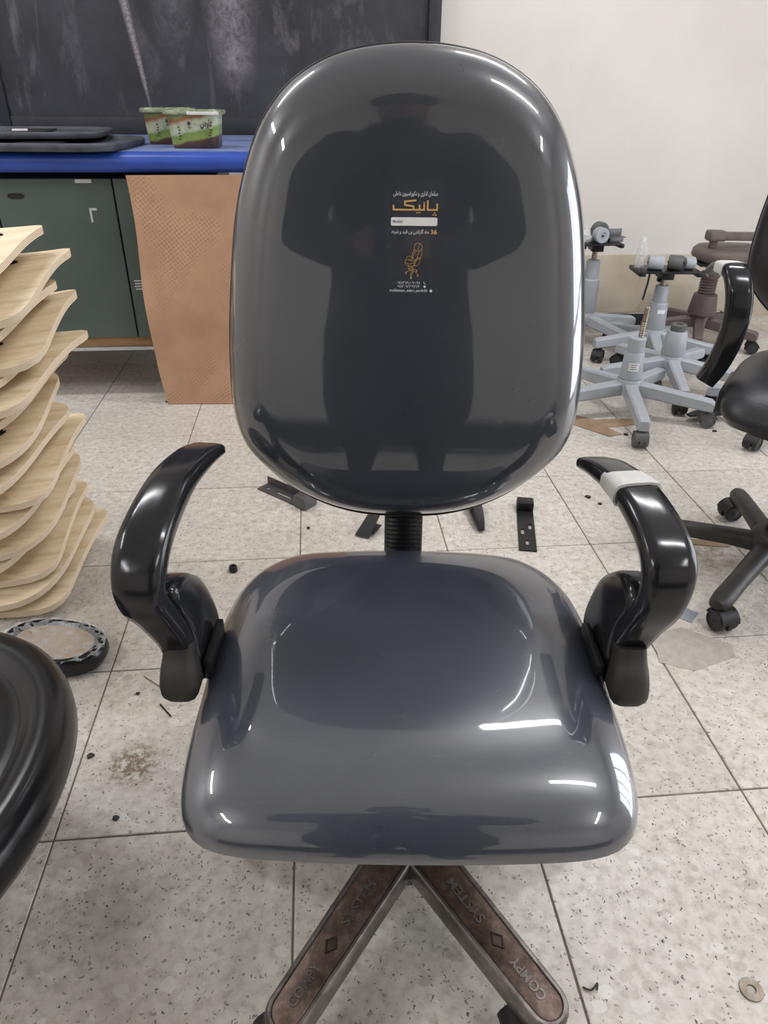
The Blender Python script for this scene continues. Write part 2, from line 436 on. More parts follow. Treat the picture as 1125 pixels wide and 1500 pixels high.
def text_mesh(body, depth=0.0, bold=0.0):
    """returns verts, faces of a text, normalised to its own bounding box origin, plus its width and height"""
    cu = bpy.data.curves.new('lettering', 'FONT'); cu.body = body; cu.size = 1; cu.extrude = depth; cu.offset = bold; cu.resolution_u = 2
    o = bpy.data.objects.new('lettering', cu); C.objects.link(o)
    dg = bpy.context.evaluated_depsgraph_get(); me = bpy.data.meshes.new_from_object(o.evaluated_get(dg))
    v = [x.co.copy() for x in me.vertices]; f = [tuple(p.vertices) for p in me.polygons]
    bpy.data.objects.remove(o); bpy.data.curves.remove(cu); bpy.data.meshes.remove(me)
    x0 = min(p.x for p in v); x1 = max(p.x for p in v); y0 = min(p.y for p in v); y1 = max(p.y for p in v)
    for p in v: p.x -= x0; p.y -= y0
    return v, f, x1 - x0, y1 - y0
def text_into(bm, body, width, fn, depth=0.0, height=None, bold=0.0):
    v, f, w_, h_ = text_mesh(body, depth, bold); k = width / w_; ky = height / h_ if height else k
    vv = [bm.verts.new(fn(p.x * k, p.y * ky, p.z * k)) for p in v]
    for q in f:
        try: bm.faces.new([vv[i] for i in q])
        except ValueError: pass

# ================================================================== THE ROOM
def slab(name, mat, x0, x1, y0, y1, z0, z1, kind='structure', parent=None):
    bm = nb(); bx(bm, ((x0 + x1) / 2, (y0 + y1) / 2, (z0 + z1) / 2), (x1 - x0, y1 - y0, z1 - z0))
    o = obj(name, bm, mat, parent)
    if parent is None: o.rotation_euler = (0, 0, ROOM_ROT)
    if kind: o['kind'] = kind
    return o
floor = slab('floor', M['grout'], X0, X1, Y0, Y1, -.06, -.0022)
slab('ceiling', M['ceiling'], X0, X1, Y0, Y1, ZC, ZC + .1)
slab('wall_back', M['plaster'], X0, X1, Y1, Y1 + .15, -.06, ZC + .1)
slab('wall_front', M['plaster'], X0, X1, Y0 - .15, Y0, -.06, ZC + .1)
slab('wall_left', M['plaster'], X0 - .15, X0, Y0, Y1, -.06, ZC + .1)
slab('wall_right', M['plaster'], X1, X1 + .15, Y0, Y1, -.06, ZC + .1)
# unpainted dado along the back wall, standing a little proud of the plaster
bm = nb(); bx(bm, ((X0 + X1) / 2, Y1 - .008, .165), (X1 - X0, .016, .33), bev=.004)
o = struct(obj('trim_1', bm, M['dado'])); o.rotation_euler = (0, 0, ROOM_ROT)

# glazed door in the right wall, daylight behind frosted panes
M['daylight'] = emit('frosted_daylight_glass', (236, 242, 255), 6.5)
M['doorframe'] = mk('door_frame_paint', (206, 204, 198), .5, var=.06)
dr = struct(bpy.data.objects.new('door_1', None)); C.objects.link(dr); dr.location = rw(X1 - .03, 1.0, 0); dr.rotation_euler = (0, 0, ROOM_ROT)
for y, sz in ((-.97, .06), (.97, .06), (-.485, .06), (.485, .06), (0, .06)):
    bm = nb(); bx(bm, (0, y, 1.05), (.06, sz, 2.1), bev=.004); obj('door_stile', bm, M['doorframe'], dr)
for z in (.04, .75, 2.07):
    for y in (-.7275, -.2425, .2425, .7275):
        bm = nb(); bx(bm, (0, y, z), (.06, .425, .08), bev=.004); obj('door_rail', bm, M['doorframe'], dr)
for y in (-.7275, -.2425, .2425, .7275):
    for z0, z1 in ((.08, .71), (.79, 2.03)):
        bm = nb(); bx(bm, (.012, y, (z0 + z1) / 2), (.006, .425, z1 - z0)); obj('glass_pane', bm, M['daylight'], dr)
bm = nb(); tube(bm, [(-.03, -.06, 1.0), (-.07, -.06, 1.0), (-.07, -.16, 1.0)], .009, 8); obj('door_handle', bm, M['chrome'], dr)

# floor tiles: 40 cm terrazzo, joints 3 mm
bm = nb(); bx(bm, (0, 0, -.007), (.3968, .3968, .014), bev=.0012, seg=1)
tile_me = finish(bm, 'tile', M['tile'], 30)
TX, TY = -.273, .972
far = nb()
for i in range(-8, 10):
    for j in range(-12, 8):
        x, y = TX + .4 * i, TY + .4 * j
        xa, xb = max(x - .1984, X0), min(x + .1984, X1); ya, yb = max(y - .1984, Y0), min(y + .1984, Y1)
        if xb - xa < .02 or yb - ya < .02: continue
        if -4 <= i <= 7 and j >= -2 and xb - xa > .39 and yb - ya > .39:
            inst('tile', tile_me, floor, T(x, y, random.uniform(-.0006, 0)) @ RX(random.uniform(-.06, .06)) @ RY(random.uniform(-.06, .06)))
        else:
            bx(far, ((xa + xb) / 2, (ya + yb) / 2, -.007), (xb - xa, yb - ya, .014))
obj('far_tiles', far, M['tile'], floor, kind='stuff')

# ceiling lamps: battens with a glowing diffuser
def lamp(x, y, rz, label):
    t = thing('ceiling_lamp', label, 'lamp', rw(x, y, ZC), ROOM_ROT + R(rz), 'ceiling batten lamps')
    bm = nb(); bx(bm, (0, 0, -.03), (1.26, .16, .06), bev=.01); obj('housing', bm, M['lampbody'], t)
    bm = nb(); bx(bm, (0, 0, -.07), (1.2, .11, .03), bev=.012); obj('diffuser', bm, M['lamp'], t)
    al = bpy.data.lights.new('tube_light', 'AREA'); al.shape = 'RECTANGLE'; al.size = 1.2; al.size_y = .11
    al.energy = LAMP * math.pi * 1.2 * .11; al.color = lin((250, 250, 254))[:3]
    ao = bpy.data.objects.new('tube_light', al); C.objects.link(ao); ao.parent = t; ao.location = (0, 0, -.087)
    for s in (-1, 1):
        bm = nb(); bx(bm, (s * .615, 0, -.066), (.03, .12, .04), bev=.004); obj('end_cap', bm, M['lampbody'], t)
LAMPS = [(-1.5, 2.3, 0, 'far left'), (1.3, 2.3, 0, 'far right'), (-2.6, .9, 90, 'near left'), (1.5, .3, 0, 'near right'), (-2.3, -1.9, 90, 'rear left'), (2.3, -1.9, 90, 'rear right')]
for x, y, rz, wd in LAMPS: lamp(x, y, rz, 'white batten ceiling lamp, ' + wd + ' one, mirrored in the seat film')

# ================================================================== THE WRAPPED CHAIR
def caster_parts(parent, loc, rz, hood_m, wheel_m, rim_m=None, r=.027, w=.019, stem=.03, hood_up=True):
    """caster = hood mesh (part) with two wheels (sub-parts); origin at the stem top"""
    key = (hood_m.name, wheel_m.name, r)
    if key not in CASTER:
        bm = nb()
        # hood: arched cover over the wheels, plus the stem
        prof = []
        for k in range(13):
            a = R(-25 + 230 * k / 12); prof.append((math.cos(a) * (r + .004), math.sin(a) * (r + .004)))
        prof.append((math.cos(R(205)) * r * .55, math.sin(R(205)) * r * .55)); prof.append((math.cos(R(-25)) * r * .55, math.sin(R(-25)) * r * .55))
        prism(bm, prof, -.006, .006, RX(90))
        for s in (-1, 1):
            p2 = [(math.cos(R(10 + 160 * k / 9)) * (r + .004), math.sin(R(10 + 160 * k / 9)) * (r + .004)) for k in range(10)]
            p3 = [(math.cos(R(170 - 160 * k / 9)) * (r + .001), math.sin(R(170 - 160 * k / 9)) * (r + .001)) for k in range(10)]
            prism(bm, p2 + p3, s * .006, s * (w + .004), RX(90))
        lathe(bm, [(.012, r * .6), (.012, r + .012), (.008, r + .014), (.006, r + stem)], 14, T(-.018, 0, 0))
        hood = finish(bm, 'caster', hood_m, 35)
        bm = nb(); lathe(bm, [(r * .3, 0), (r * .82, 0), (r * .95, .002), (r, .006), (r, w - .005), (r * .93, w - .001), (r * .78, w), (r * .74, w - .0025), (r * .25, w - .002), (.002, w + .001)], 28, RX(90))
        wheel = finish(bm, 'wheel', wheel_m, 35)
        CASTER[key] = (hood, wheel)
    hood, wheel = CASTER[key]
    c = inst('caster', hood, parent, T(*loc) @ RZ(rz) @ T(.018, 0, 0))
    inst('wheel', wheel, c, T(0, -.0065, 0)); inst('wheel', wheel, c, T(0, .0065, 0) @ RZ(180))
    return c
CASTER = {}

def outline_ring(pts, n):
    """closed smooth outline from half-outline points (x>=0, from bottom to top)"""
    loop = [(x, y, 0) for x, y in pts] + [(-x, y, 0) for x, y in reversed(pts[1:-1])]
    S = spline(loop, 12, True)
    # resample by arc length
    L = [0]
    for a, b in zip(S, S[1:] + S[:1]): L.append(L[-1] + (b - a).length)
    out = []; j = 0
    for i in range(n):
        d = L[-1] * i / n
        while L[j + 1] < d: j += 1
        a, b = S[j], S[(j + 1) % len(S)]; t = (d - L[j]) / max(L[j + 1] - L[j], 1e-9)
        out.append(a.lerp(b, t))
    return out

BACK_PTS = [(0, -.046), (.06, -.043), (.115, -.029), (.165, -.004), (.205, .028), (.238, .068), (.2525, .12), (.2535, .20), (.246, .29), (.233, .385), (.213, .455), (.187, .508), (.146, .549), (.085, .577), (0, .587)]
BACK_C = Vector((0, .27, 0))
BACK_LOOP = outline_ring(BACK_PTS, 144)
def back_R(ang):
    """distance from the centre to the outline in a direction"""
    d = Vector((math.cos(ang), math.sin(ang), 0)); best = .1
    for a, b in zip(BACK_LOOP, BACK_LOOP[1:] + BACK_LOOP[:1]):
        p, e = a - BACK_C, b - a
        den = d.x * e.y - d.y * e.x
        if abs(den) < 1e-12: continue
        t = (p.x * e.y - p.y * e.x) / den; u = (p.x * d.y - p.y * d.x) / den
        if t > 0 and -1e-6 <= u <= 1 + 1e-6: best = t
    return best
def back_depth(s, t, q):
    r = math.hypot(s, t - BACK_C.y); e = r / max(q, 1e-4) - r                    # distance in from the edge
    k = max(0, 1 - e / .066) if q > .3 else 0
    d = .052 * math.sqrt(max(0, 1 - k ** 2.2)) + .0015 * (1 - q * q)
    lo = max(0, (.11 - t) / .16); d -= .034 * lo * lo * max(0, 1 - q * .5)      # lumbar roll-away at the bottom
    hi = max(0, (t - .45) / .14); d -= .003 * hi * hi
    return d
def back_at(s, t, lift=0):
    v = Vector((s, t, 0)) - BACK_C; q = v.length / back_R(math.atan2(v.y, v.x))
    return back_depth(s, t, min(q, 1)) + lift
TILT = R(10)
def back_point(s, t, d, piv):
    return Vector(piv) + Vector((s, t * math.sin(TILT) - d * math.cos(TILT), t * math.cos(TILT) + d * math.sin(TILT)))
def make_backrest(parent, piv, mat, shell_mat):
    bm = nb(); rr = []
    qs = [1 - .5 * (k / 16) ** 1.6 * .9 for k in range(17)] + [.42, .30, .18, .07]
    for q in qs:
        ring = []
        for p in BACK_LOOP:
            v = BACK_C + (p - BACK_C) * q; ring.append(back_point(v.x, v.y, back_depth(v.x, v.y, q), piv))
        rr.append(ring)
    rear = []
    for q, d in ((.6, -.024), (.9, -.024), (.975, -.018), (1.0, -.008)):
        rear.append([back_point((BACK_C + (p - BACK_C) * q).x, (BACK_C + (p - BACK_C) * q).y, d, piv) for p in BACK_LOOP])
    rings(bm, rear + rr)
    b = obj('backrest', bm, mat, parent, 60)
    # welt running round the edge
    bm = nb(); loop = [back_point((BACK_C + (p - BACK_C) * 1.004).x, (BACK_C + (p - BACK_C) * 1.004).y, -.010, piv) for p in BACK_LOOP]
    rr = []; n = len(loop); cc = back_point(0, .27, -.01, piv)
    for i, p in enumerate(loop):
        t = (loop[(i + 1) % n] - loop[i - 1]).normalized(); u = (p - cc).normalized(); v = t.cross(u)
        rr.append([p + (u * math.cos(2 * math.pi * k / 6) + v * math.sin(2 * math.pi * k / 6)) * .0035 for k in range(6)])
    rings(bm, rr + [rr[0]], False, False); bmesh.ops.remove_doubles(bm, verts=bm.verts, dist=1e-6)
    obj('piping', bm, shell_mat, b)
    # moulded rear cover
    bm = nb(); rr = []
    for q, d in ((.9, -.022), (.88, -.034), (.8, -.042), (.5, -.048), (.2, -.05)):
        rr.append([back_point((BACK_C + (p - BACK_C) * q).x, (BACK_C + (p - BACK_C) * q).y, d, piv) for p in BACK_LOOP])
    rings(bm, rr); obj('rear_cover', bm, shell_mat, b, 50)
    return b

SEAT_PTS = [(0, -.224), (.12, -.222), (.195, -.216), (.232, -.200), (.250, -.168), (.257, -.11), (.259, -.02), (.261, .06), (.259, .13), (.247, .20), (.218, .253), (.172, .284), (.09, .296), (0, .299)]
def make_seat(parent, off, mat, pan_mat, pts=SEAT_PTS, zmid=.412, up=.048, dn=.036):
    loop = outline_ring(pts, 144); c = Vector((0, .02, 0)); bm = nb(); rr = []
    def top(x, y, q):
        k = max(0, (q - .62) / .38)
        z = up * math.sqrt(max(0, 1 - k ** 2.2))
        fr = max(0, (-y - .06) / .16); z -= .020 * fr * fr                       # waterfall front
        z += .009 * max(0, (y - .12) / .16) ** 1.5 * (1 - k) - .003 * math.exp(-((x / .14) ** 2 + ((y - .07) / .12) ** 2))
        z += .003 * (abs(x) / .25) ** 2 * (1 - k)
        return z
    for q, d in ((.55, -dn), (.85, -dn), (.94, -dn * .86), (.985, -dn * .5)):
        rr.append([Vector(((c + (p - c) * q).x, (c + (p - c) * q).y, zmid + d)) + Vector(off) for p in loop])
    for q in [1 - .5 * (k / 18) ** 1.7 for k in range(19)] + [.42, .33, .24, .15, .06]:
        ring = []
        for p in loop:
            v = c + (p - c) * q; ring.append(Vector((v.x, v.y, zmid + top(v.x, v.y, q))) + Vector(off))
        rr.append(ring)
    rings(bm, rr); s = obj('seat', bm, mat, parent, 60)
    bm = nb(); prism(bm, [((c + (p - c) * .8).x + off[0], (c + (p - c) * .8).y + off[1]) for p in loop[::4]], zmid - dn - .014 + off[2], zmid - dn + .002 + off[2], bev=.004)
    obj('seat_pan', bm, pan_mat, s)
    return s

CH = (.041, .662, 0)
chair = thing('office_chair', 'black office chair wrapped in glossy clear film with a gold and white sticker', 'chair', CH)
seat = make_seat(chair, (-.010, 0, 0), M['seatfilm'], M['blackplastic'])
PIV = (-.011, .293, .55)
back = make_backrest(chair, PIV, M['film'], M['blackplastic'])
# bellows-covered back bar
bm = nb()
rr = []
for k in range(57):
    z = .36 + .22 * k / 56; g = 1.0 if k % 2 else .92
    rr.append([Vector((-.008 + a, .335 + (z - .36) * .12 + b, z)) for a, b in rsec(.064 * g, .034 * g, 16, 5)])
rings(bm, rr); obj('bellows', bm, M['vinyl'], chair, 25)
bm = nb(); tube(bm, [(-.008, .0, .35), (-.008, .25, .345), (-.008, .32, .355), (-.008, .335, .38)], .014, 10); obj('back_bar', bm, M['blackmetal'], chair)
# tilt mechanism, gas column, hub
bm = nb(); bx(bm, (0, .01, .345), (.15, .2, .045), bev=.012); bx(bm, (0, .01, .362), (.2, .13, .006), bev=.002); obj('tilt_mechanism', bm, M['blackmetal'], chair)
bm = nb(); lathe(bm, [(.026, .11), (.026, .22), (.0235, .225), (.0235, .30), (.014, .302), (.014, .33)], 24); obj('gas_column', bm, M['blackplastic'], chair)
bm = nb(); lathe(bm, [(.030, .055), (.046, .06), (.047, .115), (.044, .128), (.034, .132), (.030, .140), (.026, .140)], 28); obj('hub', bm, M['worn'], chair)
# five legs with embossed inset, casters
def leg_mesh():
    L0, L1, W0, W1 = .034, .305, .034, .029
    def zt(x): return .128 - .034 * ((x - L0) / (L1 - L0))
    def outl(ins, d=0):
        o = [(L0 + ins, -W0 + ins), ]
        for k in range(13):
            a = R(-90 + 180 * k / 12); cx = L1 - W1; o.append((cx + math.cos(a) * (W1 - ins), math.sin(a) * (W1 - ins)))
        o.append((L0 + ins, W0 - ins)); return o
    bm = nb(); rr = []
    for ins, dz in ((.010, -.040), (.0015, -.038), (0, -.034), (0, -.006), (.0015, -.002), (.004, 0), (.0075, 0), (.009, -.0028)):
        rr.append([Vector((x, y, zt(x) + dz)) for x, y in outl(ins)])
    rings(bm, rr)
    leg = finish(bm, 'leg', M['worn'], 35)
    bm = nb(); rr = [[Vector((x, y, zt(x) - dz)) for x, y in outl(ins)] for ins, dz in ((.0092, .0035), (.0094, .0018), (.0105, .0014))]
    rings(bm, rr); inset = finish(bm, 'inset_panel', M['rusty'], 35)
    def emb(body, xa, xb, h):
        b = nb(); 
        def fn(u, v, z): x = xb - u; return Vector((x, -(v - h / 2), zt(x) - .0012 + z))
        text_into(b, body, xb - xa, fn, .06, h, .016); return finish(b, 'lettering', M['worn'], 30)
    t1 = emb('SYSTEM', .092, .160, .0135); t2 = emb('COMPY', .216, .272, .0135)
    b = nb(); dm = [(.176, 0), (.189, -.010), (.202, 0), (.189, .010)]
    rr = [[Vector((.189 + (x - .189) * s, y * s, zt(x) + z)) for x, y in dm] for s, z in ((1, -.0014), (.95, .0012), (.72, .0012), (.66, -.0005))]
    rings(b, rr); em = finish(b, 'emblem', M['rustdark'], 20)
    return leg, inset, (t1, t2), em
leg_me, inset_me, txt_me, emb_me = leg_mesh()
for k in range(5):
    a = -124 + 72 * k
    l = inst('leg', leg_me, chair, RZ(a)); inst('inset_panel', inset_me, l)
    for tm in txt_me: inst('lettering', tm, l)
    inst('emblem', emb_me, l)
    ca, sa = math.cos(R(a)), math.sin(R(a))
    caster_parts(chair, (.272 * ca, .272 * sa, .029), (200, 195, 60, 80, 120)[k], M['blackplastic'], M['rubber'])

# arm rests
def arm(parent, path, wid, thk, gusset, gx, foot, tape=None, mat=None, m=I4, sgn=1):
    mat = mat or M['pu']
    bm = nb(); sweep(bm, path, (1, 0, 0), wid, thk, 20, 4.5, n=8)
    a = obj('armrest', bm, mat, parent, 60)
    # lower bracket body: a broad leaning web behind the ribbon
    bm = nb(); zs = [p[1] for p in gusset]; z0, z1 = min(zs), max(zs)
    S = spline([(y, z, 0) for y, z in gusset], 5, True)
    def gp(y, z, d): k = (z - z0) / (z1 - z0); return Vector((gx[0] * (1 - k) + gx[1] * k + d, y, z))
    cy = sum(p.x for p in S) / len(S); cz = sum(p.y for p in S) / len(S)
    rr = []
    for q, d in ((.86, -.017), (.96, -.015), (1, -.009), (1, .009), (.96, .015), (.86, .017)):
        rr.append([gp(cy + (p.x - cy) * q, cz + (p.y - cz) * q, d) for p in S])
    rings(bm, rr); obj('arm_web', bm, mat, a, 50)
    fx, fy, fz = foot[0]
    bm = nb(); sweep(bm, [(fx, fy + .022, fz + .058), (fx, fy + .016, fz + .040), (fx, fy + .009, fz + .022), (fx, fy + .005, fz + .004), (fx, fy + .006, fz - .002)], (1, 0, 0), [.036, .040, .046, .049, .042], [.030, .036, .046, .050, .042], 20, 3.6, n=5); obj('arm_foot', bm, M['pudirty'], a, 50)
    bm = nb(); bx(bm, (gx[0] + sgn * .020, foot[0][1] + .060, foot[0][2] + .012), (.010, .085, .030), bev=.003); obj('mount_plate', bm, M['blackmetal'], a)
    for dy in (.02, .09):
        bm = nb(); lathe(bm, [(.007, 0), (.007, .004), (.004, .006)], 6, T(gx[0] - sgn * .016, foot[0][1] + dy, foot[0][2] + .02) @ RY(-90 * sgn)); obj('bolt', bm, M['steel'], a)
    if tape:
        bm = nb(); sweep(bm, tape, (1, 0, 0), [w + .003 for w in wid[1:1 + len(tape)]], [h + .003 for h in thk[1:1 + len(tape)]], 20, 4.5, n=3); obj('tape_band', bm, M['tape'], a, 60, label='white tape band')
    return a
def loc(p): return (p[0] - CH[0], p[1] - CH[1], p[2])
WID = [.048, .052, .055, .058, .059, .053, .043, .038, .038]
THK = [.017, .023, .027, .030, .032, .032, .032, .032, .034]
LP = [(-.238, .860, .660), (-.246, .815, .668), (-.256, .745, .670), (-.265, .677, .652), (-.270, .640, .626), (-.270, .625, .590), (-.261, .643, .545), (-.252, .662, .487), (-.252, .645, .440)]
arm(chair, [loc(p) for p in LP], WID, THK, [(y - CH[1], z) for y, z in ((.650, .575), (.69, .575), (.735, .54), (.760, .49), (.765, .44), (.72, .42), (.66, .43), (.665, .50))],
    (-.240 - CH[0], -.256 - CH[0]), (loc((-.250, .640, .437)), (.042, .052, .046)), sgn=1)
RP = [(.290, .880, .635), (.297, .835, .648), (.309, .762, .655), (.320, .690, .640), (.324, .655, .614), (.322, .650, .570), (.313, .668, .517), (.304, .672, .472), (.307, .643, .437)]
arm(chair, [loc(p) for p in RP], WID, THK, [(y - CH[1], z) for y, z in ((.665, .56), (.71, .57), (.755, .535), (.775, .49), (.775, .44), (.72, .42), (.665, .43), (.675, .50))],
    (.294 - CH[0], .310 - CH[0]), (loc((.305, .640, .437)), (.042, .052, .046)), tape=[loc(p) for p in ((.303, .800, .6525), (.3068, .776, .6548), (.3100, .755, .6551))], sgn=-1)

# sticker on the back (follows the cushion)
st = None
def sp(s, t, lift=.0006): return back_point(s, t, back_at(s, t, lift), PIV)
bm = nb(); gv = {}
S0, S1, T0, T1 = -.0305, .0410, .2885, .4290
for i in range(9):
    for j in range(15):
        gv[i, j] = bm.verts.new(sp(S0 + (S1 - S0) * i / 8, T0 + (T1 - T0) * j / 14, .0005))
for i in range(8):
    for j in range(14): bm.faces.new((gv[i, j], gv[i + 1, j], gv[i + 1, j + 1], gv[i, j + 1]))
st = obj('sticker', bm, M['stickerfilm'], chair, label='clear sticker printed in white and gold')
def poly(bm, pts, lift=.0009):
    try: bm.faces.new([bm.verts.new(sp(x, y, lift)) for x, y in pts])
    except ValueError: pass
def bar(bm, a, b, w_, lift=.0009):
    a, b = Vector(a), Vector(b); d = (b - a).normalized() * w_ / 2; nrm = Vector((-d.y, d.x))
    poly(bm, [a - d + nrm, a - d - nrm, b + d - nrm, b + d + nrm], lift)
def stroke(bm, pts, w_, smooth=True, lift=.0009):
    P = spline([(x, y, 0) for x, y in pts], 5) if smooth else [Vector((x, y, 0)) for x, y in pts]
    for a, b in zip(P[:-1], P[1:]): bar(bm, a.xy, b.xy, w_, lift)
def stext(body, x0, x1, y0, h, mat, bold=.0):
    bm = nb(); text_into(bm, body, x1 - x0, lambda u, v, z: sp(x0 + u, y0 + v, .0009), 0, h, bold)
    return obj('lettering', bm, mat, st)
stext(persian('مبلمان اداری و دکوراسیون داخلی'), -.0225, .0340, .4085, .0066, M['printwhite'], .012)
# the big gold word, in square letter shapes (right to left: pe, alef, nun, ye, kaf)
bm = nb(); b0, th = .3935, .0021
stroke(bm, [(.0335, b0 + .0062), (.0335, b0), (.0235, b0)], th, False)                   # pe
for dx, dy in ((.0305, -.0036), (.0290, -.0060), (.0322, -.0060)): bar(bm, (dx - .0004, b0 + dy), (dx + .0004, b0 + dy), .0013)
bar(bm, (.0215, b0), (.0215, b0 + .0100), th)                                             # alef
stroke(bm, [(.0170, b0 + .0058), (.0170, b0), (.0035, b0)], th, False)                    # nun + ye joined
bar(bm, (.0166, b0 + .0084), (.0174, b0 + .0084), .0013)
bar(bm, (.0112, b0), (.0112, b0 + .0050), th)
for dx in (.0082, .0112): bar(bm, (dx - .0004, b0 - .0034), (dx + .0004, b0 - .0034), .0013)
stroke(bm, [(.0035, b0), (.0035, b0 + .0040), (-.0075, b0 + .0055), (-.0075, b0 + .0096), (.0060, b0 + .0110)], th, False)   # kaf
stroke(bm, [(.0035, b0), (-.0220, b0), (-.0220, b0 + .0046)], th, False)
obj('lettering', bm, M['printgold'], st)
# white model box
bm = nb(); rp = []
for cx, cy, a0 in ((.0325, .3825, 0), (-.0230, .3825, 90), (-.0230, .3765, 180), (.0325, .3765, 270)):
    for k in range(5): rp.append((cx + .002 * math.cos(R(a0 + 22.5 * k)), cy + .002 * math.sin(R(a0 + 22.5 * k))))
poly(bm, rp); obj('model_box', bm, M['paper'], st)
bm = nb(); text_into(bm, 'Model:', .0125, lambda u, v, z: sp(-.0225 + u, .3780 + v, .0013), 0, .0034, .01); obj('lettering', bm, M['ink'], st)
stext('36', .0262, .0345, .3645, .0056, M['printgold'], .03)
stext(persian('ماه گارانتی بی قید و شرط'), -.0245, .0240, .3640, .0064, M['printwhite'], .014)
# line drawing of a swivel chair
bm = nb(); lw = .0006
def D(*p): return [(.005 + (x - 400) * .0000845 * 1.02, .3340 - (y - 960) * .0000965 * .98) for x, y in p]
for q in (D((420, 765), (455, 752), (500, 760), (524, 790), (522, 850), (518, 905), (500, 950), (490, 1000)),
          D((420, 765), (412, 800), (415, 835), (440, 850), (490, 845), (520, 825)), D((412, 825), (385, 880), (372, 930)),
          D((440, 850), (405, 890), (388, 935)), D((490, 845), (465, 900), (455, 960)), D((490, 760), (470, 800), (465, 845)),
          D((290, 965), (300, 935), (335, 918), (368, 930), (380, 960), (330, 962)), D((272, 980), (290, 965), (340, 970), (400, 985), (430, 975)),
          D((272, 980), (275, 1015), (310, 1040), (370, 1050), (410, 1040)), D((280, 1000), (330, 1020), (400, 1010)), D((375, 930), (420, 970), (455, 960)),
          D((512, 945), (460, 940), (430, 970), (412, 1010), (412, 1045)), D((500, 955), (465, 955), (440, 985), (424, 1020), (424, 1050)), D((424, 1050), (470, 1030), (492, 1000)),
          D((325, 1050), (330, 1080), (400, 1085)), D((345, 1055), (380, 1070)), D((395, 1050), (395, 1090), (380, 1110)), D((380, 1105), (320, 1115), (290, 1140)), D((380, 1105), (340, 1095), (325, 1085)),
          D((385, 1105), (440, 1130), (470, 1165)), D((380, 1112), (360, 1160), (362, 1200)), D((395, 1100), (430, 1090), (452, 1110)), D((398, 1115), (375, 1170), (378, 1210))):
    stroke(bm, q, lw)
for q in ((290, 1140), (470, 1170), (365, 1205), (452, 1110)):
    c = D(q)[0]; bar(bm, (c[0], c[1] - .0007), (c[0], c[1] + .0007), .0014)
obj('chair_drawing', bm, M['printgold'], st)
stext('۰۹۱۳۱۹٨۹۰۹۱', -.0165, .0140, .3030, .0034, M['printwhite'], .0)
stext('۰۹۱۳۰۷۳۹۴۱۴', -.0165, .0140, .2985, .0034, M['printwhite'], .0)
stext('mobleman_edari_panik26', -.0255, .0240, .2925, .0044, M['printwhite'], .006)
bm = nb()
for cx, cy, r_ in ((.0205, .3002, .0016), (.0290, .2948, .0018)):
    poly(bm, [(cx + r_ * math.cos(R(30 * k)), cy + r_ * math.sin(R(30 * k))) for k in range(12)])
stroke(bm, [(.0190, .3060), (.0200, .3040), (.0218, .3032)], .0007)
obj('contact_icons', bm, M['printwhite'], st)

# ================================================================== BACK LEFT: BOARD, BENCH, CABINET
def rthing(name, label, cat, x, y, z=0, rz=0, group=None):
    return thing(name, label, cat, rw(x, y, z), ROOM_ROT + R(rz), group)
# blackboard on the wall (room axes, origin at its lower right corner)
bb = rthing('blackboard', 'large dark chalk-smeared blackboard on the wall behind the workbench', 'blackboard', .585, 3.70, .885)
bm = nb(); bx(bm, (-.98, .03, .62), (1.9, .02, 1.2)); obj('board_panel', bm, M['board'], bb)
bm = nb(); bx(bm, (-.0275, .025, .61), (.055, .05, 1.22), bev=.004); obj('frame_post', bm, M['boardframe'], bb)
bm = nb(); bx(bm, (-1.93, .025, .61), (.05, .05, 1.22), bev=.004); obj('frame_post', bm, M['boardframe'], bb)
bm = nb(); bx(bm, (-.98, .025, .035), (1.845, .05, .07), bev=.004); obj('frame_rail', bm, M['boardframe'], bb)
bm = nb(); bx(bm, (-.98, .025, 1.19), (1.845, .05, .06), bev=.004); obj('frame_rail', bm, M['boardframe'], bb)

# workbench top: blue laminate with a rolled front edge
wb = rthing('workbench', 'workbench with a worn blue top along the back wall', 'workbench', -.55, 3.2)
bm = nb()
rr = []
for x in (-1.5, .62):
    ring = [(.46, .885), (.46, .845), (-.47, .822), (-.492, .826), (-.503, .840), (-.506, .856), (-.502, .872), (-.490, .882), (-.47, .886)]
    rr.append([Vector((x, y, z)) for y, z in ring])
rings(bm, rr); obj('blue_top', bm, M['blue'], wb, 50)
bm = nb(); bx(bm, (-.44, -.01, .8865), (2.10, .92, .003), bev=.001); obj('dusty_surface', bm, M['bluetop'], wb)
for x in (-1.42, .52):
    for y in (-.40, .40):
        bm = nb(); bx(bm, (x, y, .41), (.045, .045, .82), bev=.004); obj('bench_leg', bm, M['blackmetal'], wb)

# green cabinet under it, on a trolley frame
cb = rthing('cabinet', 'dull green steel cabinet under the blue workbench', 'cabinet', -.85, 3.05)
bm = nb(); bx(bm, (0, .012, .52), (1.0, .56, .56), bev=.003); obj('carcass', bm, M['green'], cb)
def panel(x0, x1, hole=None):
    b = nb(); bx(b, ((x0 + x1) / 2, -.278, .521), (x1 - x0, .02, .556), bev=.003); return obj('door', b, M['green'], cb)
d1 = panel(-.495, -.252); d2 = panel(-.246, .153); d3 = panel(.159, .495)
bm = nb(); prism(bm, [(x, z) for x, z in [(.017 * math.cos(R(30 * k - 90)) + (.012 if k < 7 else -.012), .010 * math.sin(R(30 * k - 90))) for k in range(13)]], -.289, -.2875, T(-.175, 0, .745) @ Matrix(((1, 0, 0, 0), (0, 0, 1, 0), (0, 1, 0, 0), (0, 0, 0, 1))))
obj('finger_slot', bm, M['blackplastic'], d2)
bm = nb()
for c, s in (((.075, -.2885, .702), (.026, .001, .008)), ((.066, -.2885, .682), (.007, .001, .045))): bx(bm, c, s, RY(0))
obj('paint_mark', bm, M['whitepaint'], d2)
